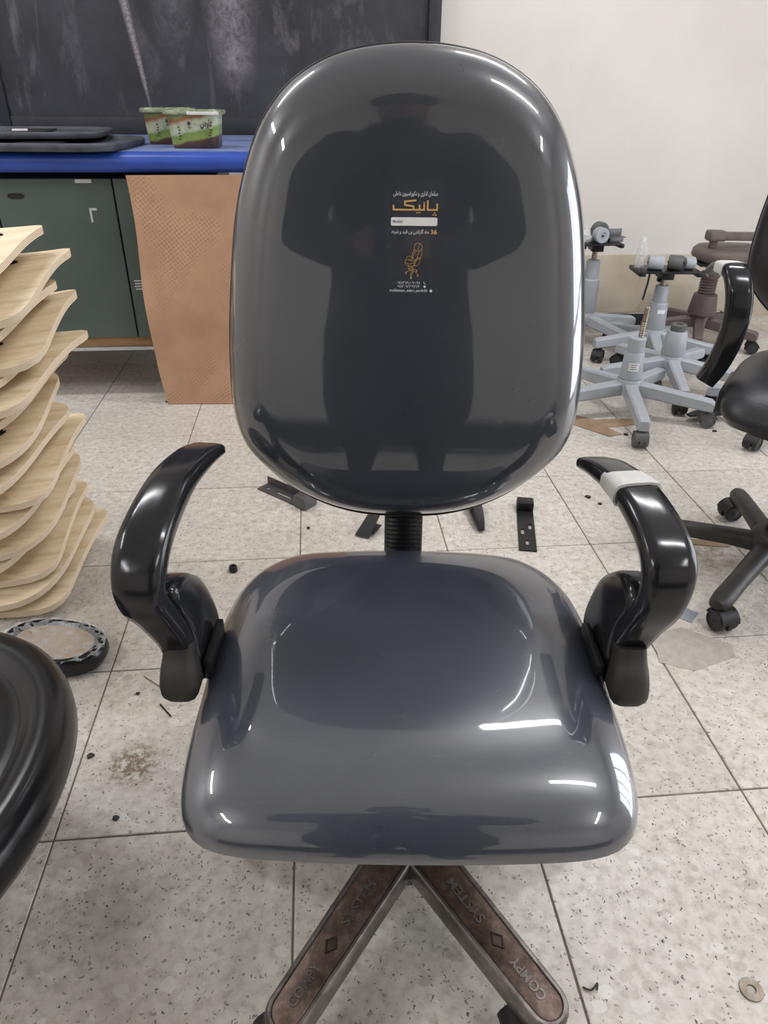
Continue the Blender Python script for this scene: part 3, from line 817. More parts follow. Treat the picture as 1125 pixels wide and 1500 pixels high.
bm = nb(); bx(bm, (.06, -.2885, .792), (.055, .001, .012), bev=.0004); obj('paint_chip', bm, M['whitepaint'], d2)
bm = nb()
for k in range(4): bx(bm, (.192, -.2885, .455 - k * .010), (.034 - .004 * (k % 2), .001, .0045))
obj('stencil_lettering', bm, M['whitepaint'], d3)
bm = nb(); bx(bm, (0, -.02, .222), (1.0, .50, .036)); obj('wood_rail', bm, M['woodstrip'], cb)
bm = nb(); bx(bm, (0, -.20, .196), (1.02, .16, .014), bev=.003); bx(bm, (0, .2, .196), (1.02, .05, .014), bev=.003); obj('trolley_frame', bm, M['alu'], cb)
for x in (-.46, .46):
    for y in (-.2, .22):
        bm = nb(); bx(bm, (x, y, .095), (.03, .03, .19), bev=.003); obj('trolley_leg', bm, M['blackmetal'], cb)

# brown embossed sheet hanging from the bench edge to the floor
bm = nb()
def sheet(u, v):      # u across 0..1, v down 0..1
    x = -.625 + .0 * v + (.02 * (v > .86) * (v - .86) / .14) * (1 - u) + .70 * u
    y = 2.682 - .012 * math.sin(v * 3.1) + .010 * math.sin(u * 5 + v * 2) - .02 * v ** 6
    return Vector((x + .006 * math.sin(v * 9) * (1 - u), y, .818 - .816 * v))
gv = {}
for side, off in ((0, 0), (1, .004)):
    for i in range(15):
        for j in range(19): gv[side, i, j] = bm.verts.new(sheet(i / 14, j / 18) + Vector((0, off, 0)))
for i in range(14):
    for j in range(18):
        bm.faces.new([gv[0, i, j], gv[0, i + 1, j], gv[0, i + 1, j + 1], gv[0, i, j + 1]]); bm.faces.new([gv[1, i, j + 1], gv[1, i + 1, j + 1], gv[1, i + 1, j], gv[1, i, j]])
for i in range(14):
    for j in (0, 18): bm.faces.new([gv[0, i, j], gv[1, i, j], gv[1, i + 1, j], gv[0, i + 1, j]])
for j in range(18):
    for i in (0, 14): bm.faces.new([gv[0, i, j], gv[0, i, j + 1], gv[1, i, j + 1], gv[1, i, j]])
o = tag(obj('cardboard_sheet', bm, M['cardboard'], None, 60), 'brown embossed cardboard sheet hanging from the workbench to the floor', 'cardboard')
o.rotation_euler = (0, 0, ROOM_ROT)

# dark plastic trays lying on the bench
def tray(x, y, z, sx, sy, rz, h, label):
    t = rthing('plastic_tray', label, 'tray', x, y, z, rz)
    pts = [(sx * a, sy * b) for a, b in rsec(1, 1, 40, 7)]
    bm = nb(); rr = [[Vector((px * q, py * q, zz)) for px, py in pts] for q, zz in ((.9, 0), (.985, .002), (1, h * .4), (1, h * .8), (.985, h), (.93, h), (.91, h * .55), (.5, h * .45))]
    rings(bm, rr); obj('tray_body', bm, M['traydust'], t, 40)
    bm = nb()
    for q in (-.25, .12): bx(bm, (sx * q, 0, h * .62), (sx * .18, sy * .8, .006), RZ(8 * q), bev=.002)
    obj('torn_edge', bm, M['blackplastic'], t); return t
M['traydust'] = mk('dusty_black_tray', (66, 69, 76), .6, var=.45, vscale=16)
tray(-1.02, 2.90, .888, .80, .48, -4, .026, 'dusty black plastic tray lying on the blue workbench, lower of two')
tray(-1.12, 3.04, .914, .74, .42, 5, .022, 'dusty black plastic tray on top of another tray on the workbench')
bm = nb(); bx(bm, (0, 0, .003), (.05, .02, .006), bev=.001); o = tag(obj('paper_scrap', bm, M['paper']), 'small white scrap on the black trays', 'scrap'); o.location = rw(-1.02, 2.93, .936); o.rotation_euler = (0, 0, .3)

# two pickle tubs
def tub(x, y, rz, label, mirror, sc=1.0):
    t = rthing('food_tub', label, 'tub', x, y, .888, rz, 'food tubs on the workbench'); t.scale = (sc, sc, sc)
    pts = rsec(1, 1, 40, 5)
    bm = nb(); rr = [[Vector((px * w_, py * w_ * .8, z)) for px, py in pts] for w_, z in ((.150, 0), (.158, .002), (.163, .012), (.178, .098), (.184, .104))]
    rings(bm, rr); b = obj('tub_body', bm, M['tub'], t, 40)
    bm = nb(); rr = [[Vector((px * w_, py * w_ * .8, z)) for px, py in pts] for w_, z in ((.186, .104), (.204, .105), (.206, .114), (.200, .118), (.170, .118), (.166, .113))]
    rings(bm, rr); obj('lid', bm, M['tublid'], t, 40)
    def face(u, v, z): return Vector((u, -.0665 - v * .065 - .0013, v))
    bm = nb(); text_into(bm, persian('فارس'), .042, lambda u, v, z: face(.030 + u, .062 + v, z), 0, .030, .03); obj('lettering', bm, M['printdark'], t)
    bm = nb()
    for k in range(6): bx(bm, face(.060 + .003 * (k % 3), .018 + .008 * k, 0), (.012, .0012, .003))
    for k in range(5): bx(bm, face(-.045 + .002 * (k % 2), .03 + .009 * k, 0), (.006, .0012, .004))
    lathe(bm, [(.006, 0), (.006, .0012)], 12, T(*face(-.008, .078, 0)) @ RX(90)); bx(bm, face(-.008, .066, 0), (.010, .0012, .002))
    obj('label_marks', bm, M['printdark'], t)
    bm = nb(); bx(bm, (.045, -.083, .109), (.11, .004, .010), bev=.002); obj('lid_tab', bm, M['tape'], t)
    return t
tub(-.405, 2.90, -4, 'green labelled food tub with a lid, nearer one on the blue bench', False)
tub(-.530, 3.10, 10, 'green labelled food tub standing behind the nearer tub on the bench', True)

# ================================================================== PLYWOOD STACK
def shell_z(x, y): return .022 * (abs(x) / .22) ** 2.0 - .070 * (max(0, .08 - y) / .28) ** 1.7
def ply_shell(kind, seed):
    """bent plywood seat shell with ends curling up; kind 0 = rounded, 1 = squarer corners"""
    rnd = random.Random(seed); n = 64
    e = (3.4, 8)[kind]; sx, sy = ((.43, .40), (.47, .36))[kind]; th = .0150
    pts = rsec(1, 1, n, e)
    def z(x, y): return shell_z(x, y)
    bm = nb(); uvl = bm.loops.layers.uv.new('UVMap')
    qs = (.05, .3, .5, .68, .82, .92, 1.0)
    top = [[Vector((sx * a * q, sy * b * q, z(sx * a * q, sy * b * q) + th)) for a, b in pts] for q in qs]
    bot = [[Vector((v.x, v.y, v.z - th)) for v in r] for r in reversed(top)]
    L = rings(bm, top + bot)
    k = len(qs) - 1
    for f in bm.faces:
        vs_ = [v.index for v in f.verts]
    edge = set(L[k]) | set(L[k + 1]); eb = set(L[k + 1])
    for f in bm.faces:
        if all(v in edge for v in f.verts):
            f.material_index = 1
            for lp in f.loops: lp[uvl].uv = (lp.vert.co.x * .2, 0 if lp.vert in eb else 1)
    return finish(bm, 'plywood_shell', [M['ply'], M['plyedge']], 40)
shells = [ply_shell(0, 1), ply_shell(1, 2)]
bm = nb(); lathe(bm, [(.012, 0), (.012, .003), (.005, .004), (.005, .012)], 8)
for k in range(4): bx(bm, (.009 * math.cos(k * 1.57), .009 * math.sin(k * 1.57), .004), (.012, .005, .004), RZ(0))
tnut_me = finish(bm, 't_nut', M['blackmetal'], 30)
WORDS = ['topmost', 'second from the top', 'third from the top', 'fourth from the top', 'fifth from the top', 'sixth from the top', 'seventh from the top', 'eighth from the top',
         'ninth from the top', 'tenth from the top', 'sixth from the floor', 'fifth from the floor', 'fourth from the floor', 'third from the floor', 'second from the floor', 'lowest']
#        right-end px -> X of right end, Z of right end (top), kind, yaw
STK = [(-.722, .832, 0, 0), (-.690, .780, 1, 3), (-.716, .720, 0, -4), (-.690, .682, 1, 6), (-.728, .650, 0, 2), (-.690, .606, 1, -5), (-.728, .560, 0, -3), (-.752, .485, 0, 8),
       (-.755, .415, 0, -6), (-.738, .372, 1, 4), (-.762, .315, 0, -3), (-.752, .266, 0, 5), (-.785, .214, 0, -8), (-.765, .172, 1, 5), (-.745, .134, 0, 0), (-.735, .095, 1, -2)]
for i, (xr, zr, kd, yaw) in enumerate(STK):
    hw = (.215, .235)[kd]; zr -= .028 * (zr - .1)
    zoff = zr - (shell_z(hw, 0) + .015)
    zoff = max(zoff, .058)
    o = bpy.data.objects.new('plywood_shell', shells[kd]); C.objects.link(o)
    o.location = (xr - hw, 1.475 + random.uniform(-.012, .012), zoff); o.rotation_euler = (R(random.uniform(-.8, .8)), R(random.uniform(-.8, .8)), R(yaw))
    tag(o, ('rounded' if kd == 0 else 'square-cornered') + ' bent plywood seat shell, ' + WORDS[i] + ' in the stack', 'plywood shell', 'plywood shells in the stack on the left')
    for x, y in ((.125, -.10), (.125, .07), (-.125, -.10), (-.125, .07)):
        inst('t_nut', tnut_me, o, T(x, y, shell_z(x, y) + .0145))

# ================================================================== LEFT FOREGROUND
# oval pad lying face down, film-wrapped plywood showing
op = thing('upholstered_pad', 'small oval black pad lying face down with plywood under clear film', 'pad', (-.715, 1.165, 0), R(-10))
pts = rsec(1, 1, 48, 2.3)
bm = nb(); rr = [[Vector((a * w_ * .238, b * w_ * .140, z)) for a, b in pts] for w_, z in ((.80, 0), (.93, .006), (1.0, .022), (1.0, .034), (.97, .046), (.90, .050), (.82, .048), (.74, .040))]
rings(bm, rr); obj('pad_rim', bm, M['vinyl'], op, 60)
bm = nb(); rr = [[Vector((a * w_ * .238, b * w_ * .140, z)) for a, b in pts] for w_, z in ((.80, .036), (.80, .0415), (.3, .0415))]
rings(bm, rr); obj('plywood_base', bm, M['padply'], op, 40)
rnd = random.Random(3); bm = nb(); rr = []
for w_ in (.98, .93, .86, .78, .66, .5, .3, .1):
    rr.append([Vector((a * w_ * .238, b * w_ * .140, .0475 + (.0045 * math.sin(i * 2.1 + w_ * 30) + rnd.uniform(-.002, .003)) * (w_ > .6) - (.004 if w_ < .7 else 0))) for i, (a, b) in enumerate(pts)])
rings(bm, rr, False); obj('clear_film', bm, M['cling'], op, 180)

# big black seat at the left edge
bs = thing('padded_stool', 'black vinyl padded stool seat cut off by the left edge', 'stool', (-.700, .60, 0))
pts = rsec(1, 1, 72, 2.15)
bm = nb(); rr = [[Vector((a * w_ * .54, b * w_ * .62, z)) for a, b in pts] for w_, z in ((.6, .235), (.9, .235), (.97, .243), (1.0, .262), (1.0, .280), (.985, .298), (.95, .312), (.90, .319), (.85, .319), (.80, .312), (.765, .302), (.74, .300), (.70, .303), (.6, .309), (.4, .313), (.15, .314))]
rings(bm, rr); obj('cushion', bm, M['vinyl'], bs, 60)
bm = nb(); lathe(bm, [(.18, .222), (.18, .238)], 32); obj('seat_plate', bm, M['blackmetal'], bs)
bm = nb(); lathe(bm, [(.10, 0), (.10, .012), (.09, .018), (.035, .024), (.03, .04), (.03, .223)], 32); obj('pedestal', bm, M['blackmetal'], bs)

# ================================================================== RIGHT: SWIVEL BASES AND CHAIRS
def box_leg(L0, L1, w0, w1, zt0, zt1, h0, h1):
    """square-section star-base leg running along +X, with a dropped blunt tip"""
    bm = nb(); rr = []
    for x, w_, zt, h_ in ((L0, w0, zt0, h0), (L0 + .02, w0, zt0, h0), (L1 - .05, w1, zt1 + .004, h1), (L1 - .012, w1, zt1, h1), (L1, w1 * .92, zt1 - .008, h1 - .010)):
        c = .006; W, H = w_ / 2, h_ / 2
        rr.append([Vector((x, a, zt - H + b)) for a, b in ((W, -H + c), (W * .92, H - c), (W * .92 - c, H), (-W * .92 + c, H), (-W * .92, H - c), (-W, -H + c), (-W + c, -H), (W - c, -H))])
    rings(bm, rr); return finish(bm, 'leg', None, 28)
_leg = {}
def star_base(name, label, x, y, ang, mat, cast_m, wheel_m, col_prof, group=None, R_=None, cat='chair base', low=0, caster_ang=None):
    R_ = R_ or (.31 if y < 2.6 else .30 if y < 3 else .275)
    t = thing(name, label, cat, (x, y, 0), 0, group)
    key = (mat.name, R_)
    if key not in _leg:
        me = box_leg(.028, R_, .050, .044, .135, .108, .050, .044); me.materials.clear(); me.materials.append(mat); _leg[key] = me
    for k in range(5):
        a = ang + 72 * k
        inst('leg', _leg[key], t, RZ(a))
        caster_parts(t, ((R_ - .03) * math.cos(R(a)), (R_ - .03) * math.sin(R(a)), .0295), (caster_ang or 0) + a + 25 * (k % 3), cast_m, wheel_m, stem=.042)
    bm = nb(); lathe(bm, [(.03, .085), (.046, .09), (.047, .142), (.043, .147), (.03, .147)], 28); obj('hub', bm, mat, t)
    bm = nb(); lathe(bm, col_prof, 28); obj('column_cover', bm, mat, t, 30)
    return t
GM, GD, BP, RB = M['greymetal'], M['greydark'], M['blackplastic'], M['rubber']
# A: nearest, threaded spindle sticking out
A = star_base('chair_base', 'grey five-star chair base, nearest of the group, with a bare threaded spindle', .925, 2.555, -95.6, GM, GD, GD,
              [(.040, .147), (.042, .150), (.036, .245), (.034, .249), (.031, .249), (.031, .300), (.028, .304), (.01, .304)], 'grey chair bases by the wall')
bm = nb(); pr_ = [(.0095, .30)]
for k in range(16): pr_ += [(.0105 if k % 2 else .0088, .302 + k * .004)]
pr_ += [(.0095, .368), (.0095, .410), (.008, .413), (.006, .413)]
lathe(bm, pr_, 16, RY(2)); obj('threaded_spindle', bm, M['steel'], A, 25)
bm = nb()
rr = [[Vector(((.0405 - .06 * (z - .18)) * math.sin(R(a)), -(.0405 - .06 * (z - .18)) * math.cos(R(a)), z)) for a in (-38, -24, -10, 4, 16)] for z in (.185, .2, .215)]
rings(bm, rr, False, False, False); lab = obj('paper_label', bm, M['paper'], A)
bm = nb()
for k in range(3):
    z = .191 + k * .008; rr = [[Vector(((.0411 - .06 * (q - .18)) * math.sin(R(a)), -(.0411 - .06 * (q - .18)) * math.cos(R(a)), q)) for a in (-30, -18, -6, 8 - 6 * (k % 2))] for q in (z, z + .0028)]
    rings(bm, rr, False, False, False)
obj('print_lines', bm, M['ink'], lab)
# B: short cover, open black collar on top
B = star_base('chair_base', 'grey five-star chair base with an open black collar on its short column', 1.185, 2.843, 45.3, GM, BP, RB,
              [(.046, .147), (.048, .152), (.040, .238), (.037, .244), (.028, .244)], 'grey chair bases by the wall')
bm = nb(); lathe(bm, [(.030, .240), (.031, .268), (.027, .271), (.014, .271), (.013, .255), (.012, .245)], 24); obj('black_collar', bm, GD, B)
# C: tall column with a mechanism plate
def mechanism(t, z, w_=.25, rz=0):
    bm = nb(); lathe(bm, [(.013, z - .075), (.013, z - .02)], 14); obj('spindle', bm, M['steel'], t)
    bm = nb(); bx(bm, (0, 0, z - .020), (.055, .09, .032), bev=.005); bx(bm, (0, 0, z), (w_, .15, .008), RZ(rz), bev=.002)
    for s in (-1, 1): bx(bm, (s * w_ * .46, 0, z - .006), (w_ * .10, .16, .018), RZ(rz), bev=.003)
    obj('mechanism_plate', bm, M['blackmetal'], t)
Cb = star_base('chair_base', 'grey five-star chair base carrying a black plate with wrapped wheels', 1.225, 3.208, 44.3, GM, BP, RB,
               [(.044, .147), (.046, .152), (.040, .262), (.036, .268), (.032, .268), (.030, .335), (.027, .339), (.01, .339)], 'grey chair bases by the wall')
mechanism(Cb, .405, .27)
bm = nb(); tube(bm, [(-.085, -.05, .400), (-.088, -.055, .36), (-.098, -.06, .288)], .0045, 8); obj('lever', bm, M['blackmetal'], Cb)
bm = nb(); lathe(bm, [(.012, 0), (.012, .01), (.007, .01), (.007, 0)], 14, T(-.04, -.05, .375) @ RX(90)); obj('ring_clip', bm, M['blackmetal'], Cb)
rr = [[Vector((.0445 * math.sin(R(a)), -.0445 * math.cos(R(a)), z)) for a in (-20, -5, 10, 25)] for z in (.222, .24)]
bm = nb(); rings(bm, rr, False, False, False); obj('paper_label', bm, M['paper'], Cb)
# D: behind the chair back, second plate
Db = star_base('chair_base', 'grey five-star chair base half hidden behind the wrapped chair back', .979, 3.48, 86.7, GM, BP, RB,
               [(.044, .147), (.046, .152), (.042, .30), (.038, .306), (.034, .306), (.032, .385), (.028, .389), (.01, .389)], 'grey chair bases by the wall')
mechanism(Db, .468, .20, 10)
# E: brown base with bellows and brown pads
Eb = star_base('chair_base', 'brown chair base with a ribbed bellows column near the wall', 1.537, 3.461, 32.9, M['brownplastic'], BP, RB,
               [(.064, .147), (.066, .152), (.054, .240), (.046, .244), (.036, .247)], None)
bm = nb(); prf = [(.034, .24)]
for k in range(12): prf.append((.041 if k % 2 else .035, .246 + k * .0065))
prf += [(.044, .328), (.044, .342), (.03, .346), (.02, .346)]
lathe(bm, prf, 24); obj('bellows', bm, M['brownplastic'], Eb, 25)
bm = nb(); lathe(bm, [(.014, .34), (.014, .385)], 12); bx(bm, (0, 0, .388), (.18, .16, .014), bev=.004); obj('mechanism_plate', bm, M['blackmetal'], Eb)
bm = nb(); tube(bm, [(-.05, -.05, .388), (-.055, -.07, .365), (-.05, -.07, .345), (-.035, -.06, .335)], .005, 8); obj('lever', bm, M['steel'], Eb)
sx_ = rsec(1, 1, 40, 3)
bm = nb(); rings(bm, [[Vector((.085 + a * w_ * .36, b * w_ * .28, z)) for a, b in sx_] for w_, z in ((.7, .395), (.93, .398), (1, .415), (.98, .440), (.9, .455), (.5, .460))]); obj('seat_pad', bm, M['brown'], Eb, 60)
bm = nb(); bx(bm, (-.035, -.04, .512), (.080, .07, .045), bev=.014, seg=3); obj('arm_block', bm, M['brown'], Eb)
bm = nb(); bx(bm, (.115, -.04, .510), (.26, .05, .034), bev=.008); bx(bm, (.215, -.03, .472), (.05, .05, .05), bev=.006); bx(bm, (-.035, -.03, .474), (.03, .03, .04), bev=.004); obj('arm_bar', bm, M['brown'], Eb)

# wrapped caster wheels lying on the plates
def roll(x, y, z, rz, r, w_, mat, label):
    t = thing('wheel_roll', label, 'wheel', (x, y, z), R(rz), 'spare wheels on the base plates')
    bm = nb(); lathe(bm, [(r * .5, -w_), (r * .9, -w_), (r, -w_ + .004), (r, w_ - .004), (r * .9, w_), (r * .5, w_), (r * .42, w_ - .004), (r * .15, w_ - .004)], 24, T(0, 0, r) @ RX(90)); obj('tread', bm, mat, t)
    bm = nb(); lathe(bm, [(r * .14, -w_ - .003), (r * .14, w_ + .003)], 10, T(0, 0, r) @ RX(90)); obj('axle', bm, BP, t)
    return t
roll(1.165, 3.183, .409, 80, .030, .032, M['greymetal'], 'grey spare wheel wrapped in film, leftmost on the middle plate')
roll(1.250, 3.183, .409, 70, .031, .030, M['greydark'], 'darker grey spare wheel, middle one on the middle plate')
roll(1.318, 3.203, .409, 95, .026, .022, M['greymetal'], 'small grey spare wheel at the right end of the middle plate')
roll(.980, 3.435, .472, 15, .034, .022, M['greymetal'], 'grey spare wheel facing forward on the plate behind the chair back')
roll(.995, 3.515, .472, 12, .040, .020, M['greydark'], 'dark ringed spare wheel behind the grey wheel on the rear plate')
def crumple(name, label, cat, loc, sx, sy, sz, seed, mat):
    rnd = random.Random(seed); bm = nb(); rr = []
    for k in range(9):
        v = k / 8; rad = math.sin(math.pi * (.12 + .82 * v)) ** .6 * (1 - .5 * v)
        rr.append([Vector((sx * rad * math.cos(2 * math.pi * i / 18) * rnd.uniform(.75, 1.1), sy * rad * math.sin(2 * math.pi * i / 18) * rnd.uniform(.75, 1.1), sz * v * rnd.uniform(.92, 1.05) if k else 0)) for i in range(18)])
    rings(bm, rr); o = tag(obj(name, bm, mat, None, 20), label, cat); o.location = loc; return o
crumple('plastic_bag', 'crumpled clear plastic bag standing on the left end of the middle plate', 'bag', (1.105, 3.208, .409), .032, .035, .14, 2, M['cling'])
crumple('plastic_bag', 'crumpled clear bag of parts on the plate behind the chair back', 'bag', (.905, 3.45, .472), .055, .05, .075, 5, M['bag'])
bm = nb(); bx(bm, (0, 0, .02), (.09, .05, .003), bev=.001); bx(bm, (0, .024, .035), (.09, .003, .035), bev=.001); bx(bm, (0, -.01, .009), (.07, .02, .018), bev=.003)
o = tag(obj('steel_bracket', bm, M['bracketgrey']), 'folded steel bracket on the rear plate beside the spare wheels', 'bracket'); o.location = (1.060, 3.48, .472); o.rotation_euler = (0, 0, .25)

# black bar with a chrome strip lying along the wall
t = thing('metal_bar', 'long black bar with a chrome top strip lying by the wall', 'bar', (1.42, 3.80, 0), ROOM_ROT)
bm = nb(); bx(bm, (0, 0, .03), (.80, .07, .06), bev=.010); obj('bar_body', bm, M['blackplastic'], t)
bm = nb(); bx(bm, (0, -.012, .064), (.74, .035, .010), bev=.003); obj('chrome_strip', bm, M['chrome'], t)

# ---- black chair at the right edge
FX, FY, FT = .985, 1.50, R(-32)
fc = thing('office_chair', 'black leather office chair with one taped armrest, cut off by the right edge', 'chair', (FX, FY, 0), FT)
FS = [(0, -.224), (.12, -.222), (.18, -.212), (.215, -.185), (.232, -.13), (.238, -.02), (.238, .06), (.232, .14), (.21, .20), (.165, .225), (.09, .235), (0, .238)]
make_seat(fc, (.038, .024, .050), M['leather'], M['blackplastic'], FS, .430, .05, .045)
make_backrest(fc, (0, .262, .60), M['leather'], M['blackplastic'])
bm = nb(); sweep(bm, [(0, .02, .36), (0, .24, .355), (0, .315, .40), (0, .325, .52), (0, .345, .66)], (1, 0, 0), [.06] * 5, [.016] * 5); obj('back_bar', bm, M['blackmetal'], fc)
bm = nb(); bx(bm, (.02, .01, .393), (.15, .18, .06), bev=.01); obj('tilt_mechanism', bm, M['blackmetal'], fc)
bm = nb(); lathe(bm, [(.027, .09), (.027, .22), (.022, .225), (.022, .38)], 20); obj('gas_column', bm, M['blackplastic'], fc)
bm = nb(); lathe(bm, [(.03, .07), (.05, .075), (.052, .125), (.046, .135), (.03, .138)], 28); obj('hub', bm, M['legdust'], fc)
FI = Matrix.Translation((FX, FY, 0)) @ Matrix.Rotation(FT, 4, 'Z'); FI.invert()
fl = lambda p: tuple(FI @ Vector(p))
sd = (FI.to_3x3() @ Vector((.97, -.25, 0)))
FP = [(0.775, 1.740, 0.711), (0.778, 1.700, 0.730), (0.781, 1.640, 0.735), (0.785, 1.605, 0.700), (0.790, 1.595, 0.647), (0.790, 1.600, 0.586), (0.783, 1.615, 0.523), (0.766, 1.620, 0.482)]
bm = nb(); sweep(bm, [fl(p) for p in FP], tuple(sd), [.036, .046, .054, .056, .056, .054, .050, .046], [.016, .024, .030, .032, .033, .034, .036, .038], 20, 4.5, n=8)
fa = obj('armrest', bm, M['pu'], fc, 60)
bm = nb(); sweep(bm, [fl(p) for p in ((.7785, 1.690, .7325), (.7797, 1.667, .7355), (.7805, 1.645, .7353))], tuple(sd), [.051, .0545, .057], [.028, .0305, .0325], 20, 4.5, n=3); obj('tape_band', bm, M['tape'], fa, 60, label='white tape band')
bm = nb(); bx(bm, (0, 0, 0), (.03, .16, .05), T(*fl((.815, 1.585, .470))), bev=.006); obj('mount_plate', bm, M['blackmetal'], fa)
bm = nb(); rr = []
for x, w_, z, h_ in ((.03, .056, .118, .05), (.10, .050, .112, .042), (.20, .046, .102, .040), (.28, .048, .092, .040), (.306, .042, .088, .036), (.316, .024, .085, .022)):
    rr.append([Vector((x, a, z - h_ / 2 + b)) for a, b in rsec(w_, h_, 20, 2.6)])
rings(bm, rr); fleg = finish(bm, 'leg', M['legdust'], 50)
for k, a in enumerate((81, 153, 225, 297, 369)):
    a -= math.degrees(FT)
    inst('leg', fleg, fc, RZ(a)); caster_parts(fc, (.285 * math.cos(R(a)), .285 * math.sin(R(a)), .0295), a + (110, 150, 60, 30, 0)[k], M['blackplastic'], M['rubber'])

# one more base behind it: only a wheel shows under the seat
star_base('chair_base', 'chair base behind the black chair, only a black wheel showing under the seat', 1.513, 2.437, 3.8, GM, BP, RB,
          [(.040, .147), (.042, .150), (.036, .245), (.031, .249), (.031, .300), (.01, .304)], None)

# ================================================================== THINGS ON THE FLOOR
def floor_thing(name, bm, mat, loc, rz, label, cat, rot=None, group=None):
    o = tag(obj(name, bm, mat), label, cat, group); o.location = loc; o.rotation_euler = rot or (0, 0, R(rz)); return o
def slotted(bm, L, W, th, slots, m=I4):
    """strip with real slots: slots = list of (centre along, half length, offset across)"""
    xs = sorted({-L / 2, L / 2} | {c - h for c, h, _ in slots} | {c + h for c, h, _ in slots})
    hw = .0045
    for a, b in zip(xs[:-1], xs[1:]):
        mid = (a + b) / 2; s = next((q for q in slots if q[0] - q[1] <= mid <= q[0] + q[1]), None)
        if s is None: bx(bm, (mid, 0, th / 2), (b - a, W, th), m)
        else:
            y0, y1 = s[2] - hw, s[2] + hw
            bx(bm, (mid, (-W / 2 + y0) / 2, th / 2), (b - a, y0 + W / 2, th), m); bx(bm, (mid, (y1 + W / 2) / 2, th / 2), (b - a, W / 2 - y1, th), m)
bm = nb(); slotted(bm, .17, .045, .004, [(-.06, .009, 0), (.01, .03, 0)]); bx(bm, (0, .0235, .014), (.17, .003, .028)); bx(bm, (.10, 0, .02), (.05, .055, .04), bev=.008)
floor_thing('angle_bracket', bm, M['bracketgrey'], (-.315, 1.890, .0), -38, 'slotted grey angle bracket on the floor left of the chair back', 'bracket')
bm = nb(); prism(bm, [(-.022, 0), (.020, 0), (.028, .085), (-.004, .085)], 0, .004, RX(38)); bx(bm, (.004, .04, .01), (.05, .05, .004), bev=.001)
floor_thing('metal_plate', bm, M['blackmetal'], (-.060, 1.655, .002), -25, 'small black bent plate on the floor left of the bellows', 'bracket')
bm = nb(); sweep(bm, [(0, 0, .012), (.0, .05, .016), (0, .12, .02), (0, .19, .022)], (1, 0, 0), [.02, .036, .045, .045], [.012, .02, .024, .024])
floor_thing('armrest_piece', bm, M['pu'], (.275, 1.685, 0), 4, 'black pointed armrest piece on the floor behind the chair', 'armrest')
bm = nb(); slotted(bm, .25, .048, .004, [(-.085, .012, .0), (-.03, .014, .011), (-.002, .013, -.011)]); bx(bm, (.105, 0, .015), (.04, .05, .03), bev=.006)
floor_thing('slotted_plate', bm, M['blackmetal'], (.408, 1.718, .001), 83, 'long black slotted plate on the floor right of the chair back', 'bracket')
bm = nb(); lathe(bm, [(.010, 0), (.011, .003), (.011, .014), (.009, .017), (.004, .017), (.004, .013)], 16)
floor_thing('small_stopper', bm, M['blackplastic'], (-.389, 1.490, 0), 0, 'small black round stopper on the tile behind the left armrest', 'stopper')
bm = nb(); lathe(bm, [(.0065, 0), (.0155, 0), (.016, .0008), (.016, .0020), (.0155, .0026), (.0065, .0026), (.006, .0018), (.006, .0008), (.0065, 0)], 28, cap0=False, cap1=False)
floor_thing('washer', bm, M['steel'], (.522, .506, 0), 0, 'round steel washer on the floor at lower right', 'washer')
bm = nb(); tube(bm, spline([(-.012, .002, .002), (-.004, -.004, .003), (.003, -.002, .004), (.010, .003, .003), (.006, -.005, .002)], 4), .0013, 6)
floor_thing('wire_scrap', bm, M['blackplastic'], (.298, .507, 0), 10, 'bent black wire scrap on the floor right of the base leg', 'scrap')
bm = nb(); tube(bm, [(-.055, 0, .0015), (0, .003, .0015), (.055, -.002, .0015)], .0012, 6)
floor_thing('thin_stick', bm, M['woodstrip'], (-.462, 1.070, 0), -38, 'thin pale splinter on the floor by the left armrest foot', 'splinter')
bm = nb(); tube(bm, [(-.022, 0, .0015), (.022, .001, .0015)], .0018, 6)
floor_thing('thin_stick', bm, M['blackplastic'], (-.436, 1.010, 0), -48, 'short dark splinter on the floor left of the seat', 'splinter')
def chip(x, y, r, seed, label):
    rnd = random.Random(seed); bm = nb(); prism(bm, [(r * rnd.uniform(.6, 1.2) * math.cos(R(60 * k)), r * rnd.uniform(.6, 1.2) * math.sin(R(60 * k))) for k in range(6)], 0, .004, bev=.001)
    floor_thing('debris_chip', bm, M['blackplastic'], (x, y, .0), rnd.uniform(0, 90), label, 'debris', group='debris on the floor')
for q in ((-.545, .896, .008, 1, 'black chip on the tile joint beside the black stool'), (-.505, 1.055, .004, 2, 'tiny black crumb near the thin pale splinter'),
          (-.455, .765, .007, 3, 'dark fragment on the joint right of the black stool'), (1.219, 2.398, .010, 4, 'small black crumb on the floor in front of the grey bases'),
          (.63, 1.895, .010, 5, 'dark brown crumb between the slotted plate and the right armrest'), (.655, 1.855, .007, 6, 'tiny crumb beside the dark brown crumb behind the right armrest'),
          (-.215, 1.70, .007, 7, 'black crumb on the floor below the angle bracket'),
          (.88, 2.36, .010, 9, 'brown crumb on the floor left of the nearest grey base wheel'), (-.86, 2.63, .012, 10, 'dark crumb at the foot of the brown sheet')): chip(*q)
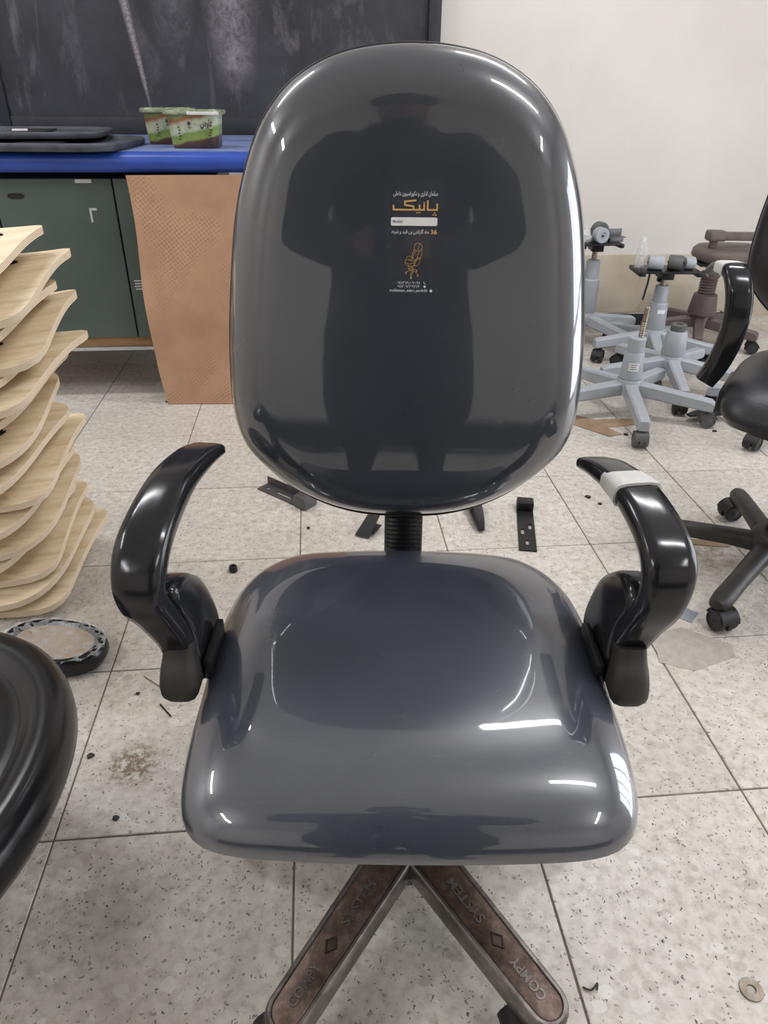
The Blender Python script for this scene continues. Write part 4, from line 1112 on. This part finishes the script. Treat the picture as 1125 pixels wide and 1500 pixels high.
# flat scraps
bm = nb(); prism(bm, [(-.05, -.022), (.045, -.028), (.05, .020), (-.04, .026)], 0, .0012); floor_thing('tape_scrap', bm, M['ducttape'], (.708, 1.350, .0), -35, 'strip of grey tape stuck on the floor under the right armrest', 'tape')
M['adhesive'] = mk('grey_adhesive_film', (166, 160, 150), .5, var=.14, vscale=40)
bm = nb(); prism(bm, [(-.09, -.05), (-.02, -.075), (.085, -.03), (.095, .01), (.0, .07), (-.075, .045)], 0, .0008); floor_thing('film_patch', bm, M['adhesive'], (.700, 1.215, .0), 0, 'grey translucent film patch stuck to the tiles at right', 'film')
M['cardscrap'] = mk('flat_cardboard', (150, 126, 102), .8, var=.2, vscale=20)
bm = nb(); prism(bm, [(-.17, .02), (-.02, -.12), (.03, -.10), (-.01, -.04), (.16, .0), (.15, .05), (-.03, .03), (-.12, .08)], 0, .003); floor_thing('cardboard_scrap', bm, M['cardscrap'], (.835, 2.46, .0), 0, 'torn flat cardboard on the floor under the nearest grey base', 'cardboard')
bm = nb(); prism(bm, [(-.06, -.012), (.05, -.016), (.07, .004), (-.04, .016)], 0, .002); floor_thing('cardboard_scrap', bm, M['cardscrap'], (.90, 1.645, .0), -6, 'small brown cardboard strip on the floor beside the black base legs', 'cardboard')
t = thing('seat_bracket', 'flat black seat bracket lying on the floor right of the nearest grey base', 'bracket', (1.228, 2.508, 0), R(8)); t.scale = (.8, .8, .8)
bm = nb(); sweep(bm, [(-.10, -.01, .030), (-.04, 0, .034), (.03, 0, .036), (.07, 0, .036)], (0, 1, 0), [.03, .06, .07, .06], [.010, .014, .018, .018]); obj('bracket_body', bm, M['blackplastic'], t)
bm = nb(); bx(bm, (.10, 0, .036), (.07, .02, .008), bev=.002); obj('tongue', bm, M['blackmetal'], t)
bm = nb(); lathe(bm, [(.022, 0), (.024, .004), (.018, .018), (.012, .028)], 16, T(-.02, -.01, 0)); obj('knob', bm, GD, t)

# ================================================================== THE PHOTOGRAPHER (seen in the film on the chair)
def person():
    PX = .04
    V, Rd, E = [], [], []
    def add(p, r, par=None):
        V.append(p); Rd.append(r if isinstance(r, tuple) else (r, r))
        if par is not None: E.append((par, len(V) - 1))
        return len(V) - 1
    def chain(start, pts):
        i = start
        for p, r in pts: i = add(p, r, i)
        return i
    pel = add((PX, -.47, .86), (.265, .17)); roots = [pel]
    waist = chain(pel, [((PX, -.46, 1.02), (.235, .16)), ((PX, -.40, 1.18), (.230, .15)), ((PX, -.33, 1.32), (.215, .13))])
    neck = chain(waist, [((PX + .005, -.28, 1.435), (.100, .080)), ((PX + .005, -.24, 1.485), (.062, .060)), ((PX + .005, -.20, 1.530), (.075, .085)), ((PX + .005, -.185, 1.590), (.084, .098)), ((PX + .005, -.19, 1.640), (.058, .068))])
    hands = []
    for s in (-1, 1):
        sh = chain(waist, [((PX + s * .180, -.310, 1.390), .092), ((PX + s * .285, -.275, 1.280), .080), ((PX + s * .305, -.235, 1.160), .075), ((PX + s * .21, -.175, 1.095), .058), ((s * .115 + PX * .3, -.105, 1.08), .034), ((s * .088 + PX * .2, -.085, 1.082), (.020, .036))])
        hands.append((s, sh))
        hip = chain(pel, [((PX + s * .11, -.46, .78), .155), ((PX + s * .11, -.45, .64), .145), ((PX + s * .11, -.44, .50), .100), ((PX + s * .12, -.47, .28), .056), ((PX + s * .125, -.48, .09), .042), ((PX + s * .13, -.45, .045), (.042, .042)), ((PX + s * .14, -.33, .035), (.042, .032))])
    for s, h in hands:        # fingers: short chains rooted in the palm, curled round the phone
        bx_, by_, bz_ = V[h]
        for k, (dz, ln) in enumerate(((.030, .9), (.010, 1.0), (-.010, .95), (-.030, .8))):
            r0 = add((bx_ - s * .004, by_ + .010, bz_ + dz * .8), .009); roots.append(r0)
            chain(r0, [((bx_ - s * .012 * ln, by_ + .040 * ln, bz_ + dz), .0085), ((bx_ - s * .030 * ln, by_ + .0475, bz_ + dz * 1.05), .008), ((bx_ - s * .048 * ln, by_ + .0475, bz_ + dz * 1.05), .007)])
        r0 = add((bx_ - s * .002, by_ - .010, bz_ + .020), .011); roots.append(r0)
        chain(r0, [((bx_ - s * .015, by_ + .004, bz_ + .042), .010), ((bx_ - s * .034, by_ + .016, bz_ + .052), .0085)])
    nose = add((PX + .005, -.125, 1.580), .022); roots.append(nose); chain(nose, [((PX + .005, -.088, 1.565), .014)])
    for s in (-1, 1):
        e = add((PX + .005 + s * .074, -.195, 1.575), .014); roots.append(e); chain(e, [((PX + .005 + s * .090, -.202, 1.590), .016)])
    bm = nb()
    for i, j in E:          # closed tapered limb segments, fused below into one surface
        p, q = Vector(V[i]), Vector(V[j]); t = (q - p).normalized()
        u = Vector((1, 0, 0)); u = (u - t * u.dot(t)); u = u.normalized() if u.length > .2 else t.cross(Vector((0, 0, 1))).normalized()
        v = t.cross(u); (ax, ay), (bx2, by2) = Rd[i], Rd[j]; rr = []
        for k in range(6):
            a = R(-82 + 82 * k / 5); rr.append((p + t * math.sin(a) * min(ax, ay), math.cos(a) * ax, math.cos(a) * ay))
        for k in range(6):
            a = R(82 * k / 5); rr.append((q + t * math.sin(a) * min(bx2, by2), math.cos(a) * bx2, math.cos(a) * by2))
        rings(bm, [[c + u * rx * math.cos(2 * math.pi * m_ / 16) + v * ry * math.sin(2 * math.pi * m_ / 16) for m_ in range(16)] for c, rx, ry in rr])
    bmesh.ops.recalc_face_normals(bm, faces=bm.faces)
    me = bpy.data.meshes.new('body_base'); bm.to_mesh(me); bm.free(); o = bpy.data.objects.new('body_base', me); C.objects.link(o)
    rm = o.modifiers.new('remesh', 'REMESH'); rm.mode = 'VOXEL'; rm.voxel_size = .0055; rm.use_smooth_shade = True
    sm = o.modifiers.new('smooth', 'SMOOTH'); sm.factor = .5; sm.iterations = 6
    dg = bpy.context.evaluated_depsgraph_get(); dg.update()
    body = bpy.data.meshes.new_from_object(o.evaluated_get(dg)); bpy.data.objects.remove(o)
    body.name = 'person'; body.materials.clear()
    for k in ('cloth', 'trouser', 'skin', 'blackplastic'): body.materials.append(M[k])
    for p in body.polygons:
        c = p.center; p.use_smooth = True
        if c.z < .07: p.material_index = 3
        elif c.z < .88: p.material_index = 1
        elif c.z > 1.475 or (c.y > -.14 and 1.0 < c.z < 1.17 and abs(c.x - .01) < .108): p.material_index = 2
        else: p.material_index = 0
    po = bpy.data.objects.new('person', body); C.objects.link(po)
    tag(po, 'person in a dark jacket holding up a phone, mirrored in the chair back', 'person')
    # short hair
    bm = nb(); rr = []; hm = T(PX + .005, -.198, 1.605) @ RX(-32)
    for k in range(11):
        a = R(-22 + 112 * k / 10); rr.append([hm @ Vector((.102 * math.cos(a) * math.cos(2 * math.pi * i / 28), .120 * math.cos(a) * math.sin(2 * math.pi * i / 28), .100 * math.sin(a))) for i in range(28)])
    rings(bm, rr); obj('hair', bm, M['hair'], po, 60)
    for s in (-1, 1):
        bm = nb(); lathe(bm, [(.001, -.009), (.007, -.006), (.009, 0), (.007, .006), (.001, .009)], 12, T(PX + .005 + s * .030, -.105, 1.592)); obj('eye', bm, M['tape'], po)
    bm = nb(); tube(bm, spline([(PX + .005 + x, -.098 - abs(x) * .25, 1.530 - abs(x) * .06) for x in (-.026, -.012, 0, .012, .026)], 3), [.002] + [.0045] * 11 + [.002], 8); obj('mouth', bm, M['lips'], po)
    for s in (-1, 1):
        bm = nb(); tube(bm, [(PX + .005 + s * .014, -.096, 1.612), (PX + .005 + s * .032, -.098, 1.616), (PX + .005 + s * .048, -.110, 1.610)], [.003, .005, .003], 8); obj('eyebrow', bm, M['hair'], po)
    # phone (its lens is where the picture is taken from)
    ph = thing('phone', 'black smartphone held up in both hands, facing the chair', 'phone', (0, -.040, 1.085)); ph.rotation_euler = (R(-PITCH), 0, 0)
    bm = nb(); bx(bm, (0, 0, -.045), (.074, .008, .155), bev=.0035, seg=3); obj('phone_body', bm, M['blackplastic'], ph)
    bm = nb()
    for dz in (.012, -.006): lathe(bm, [(.006, 0), (.006, .0015), (.004, .002)], 16, T(0, .004, dz) @ RX(-90))
    obj('camera_lens', bm, M['chrome'], ph)
person()

# unseen bench, added behind the photographer to mirror as a dark band in the film
wbn = thing('reflection_bench', 'long low black padded bench, added unseen behind the photographer to darken the seat front reflection', 'bench', rw(.1, -1.75, 0), ROOM_ROT)
for k in range(5):
    bm = nb(); bx(bm, (-1.44 + .72 * k, 0, .40), (.70, .55, .14), bev=.03, seg=3); obj('seat_pad', bm, M['vinyl'], wbn)
bm = nb(); bx(bm, (0, .06, .22), (3.56, .40, .22), bev=.006); obj('plinth', bm, M['blackplastic'], wbn)
for x in (-1.7, -.6, .6, 1.7):
    for y in (-.15, .2):
        bm = nb(); bx(bm, (x, y, .055), (.05, .05, .11), bev=.004); obj('bench_leg', bm, M['blackmetal'], wbn)
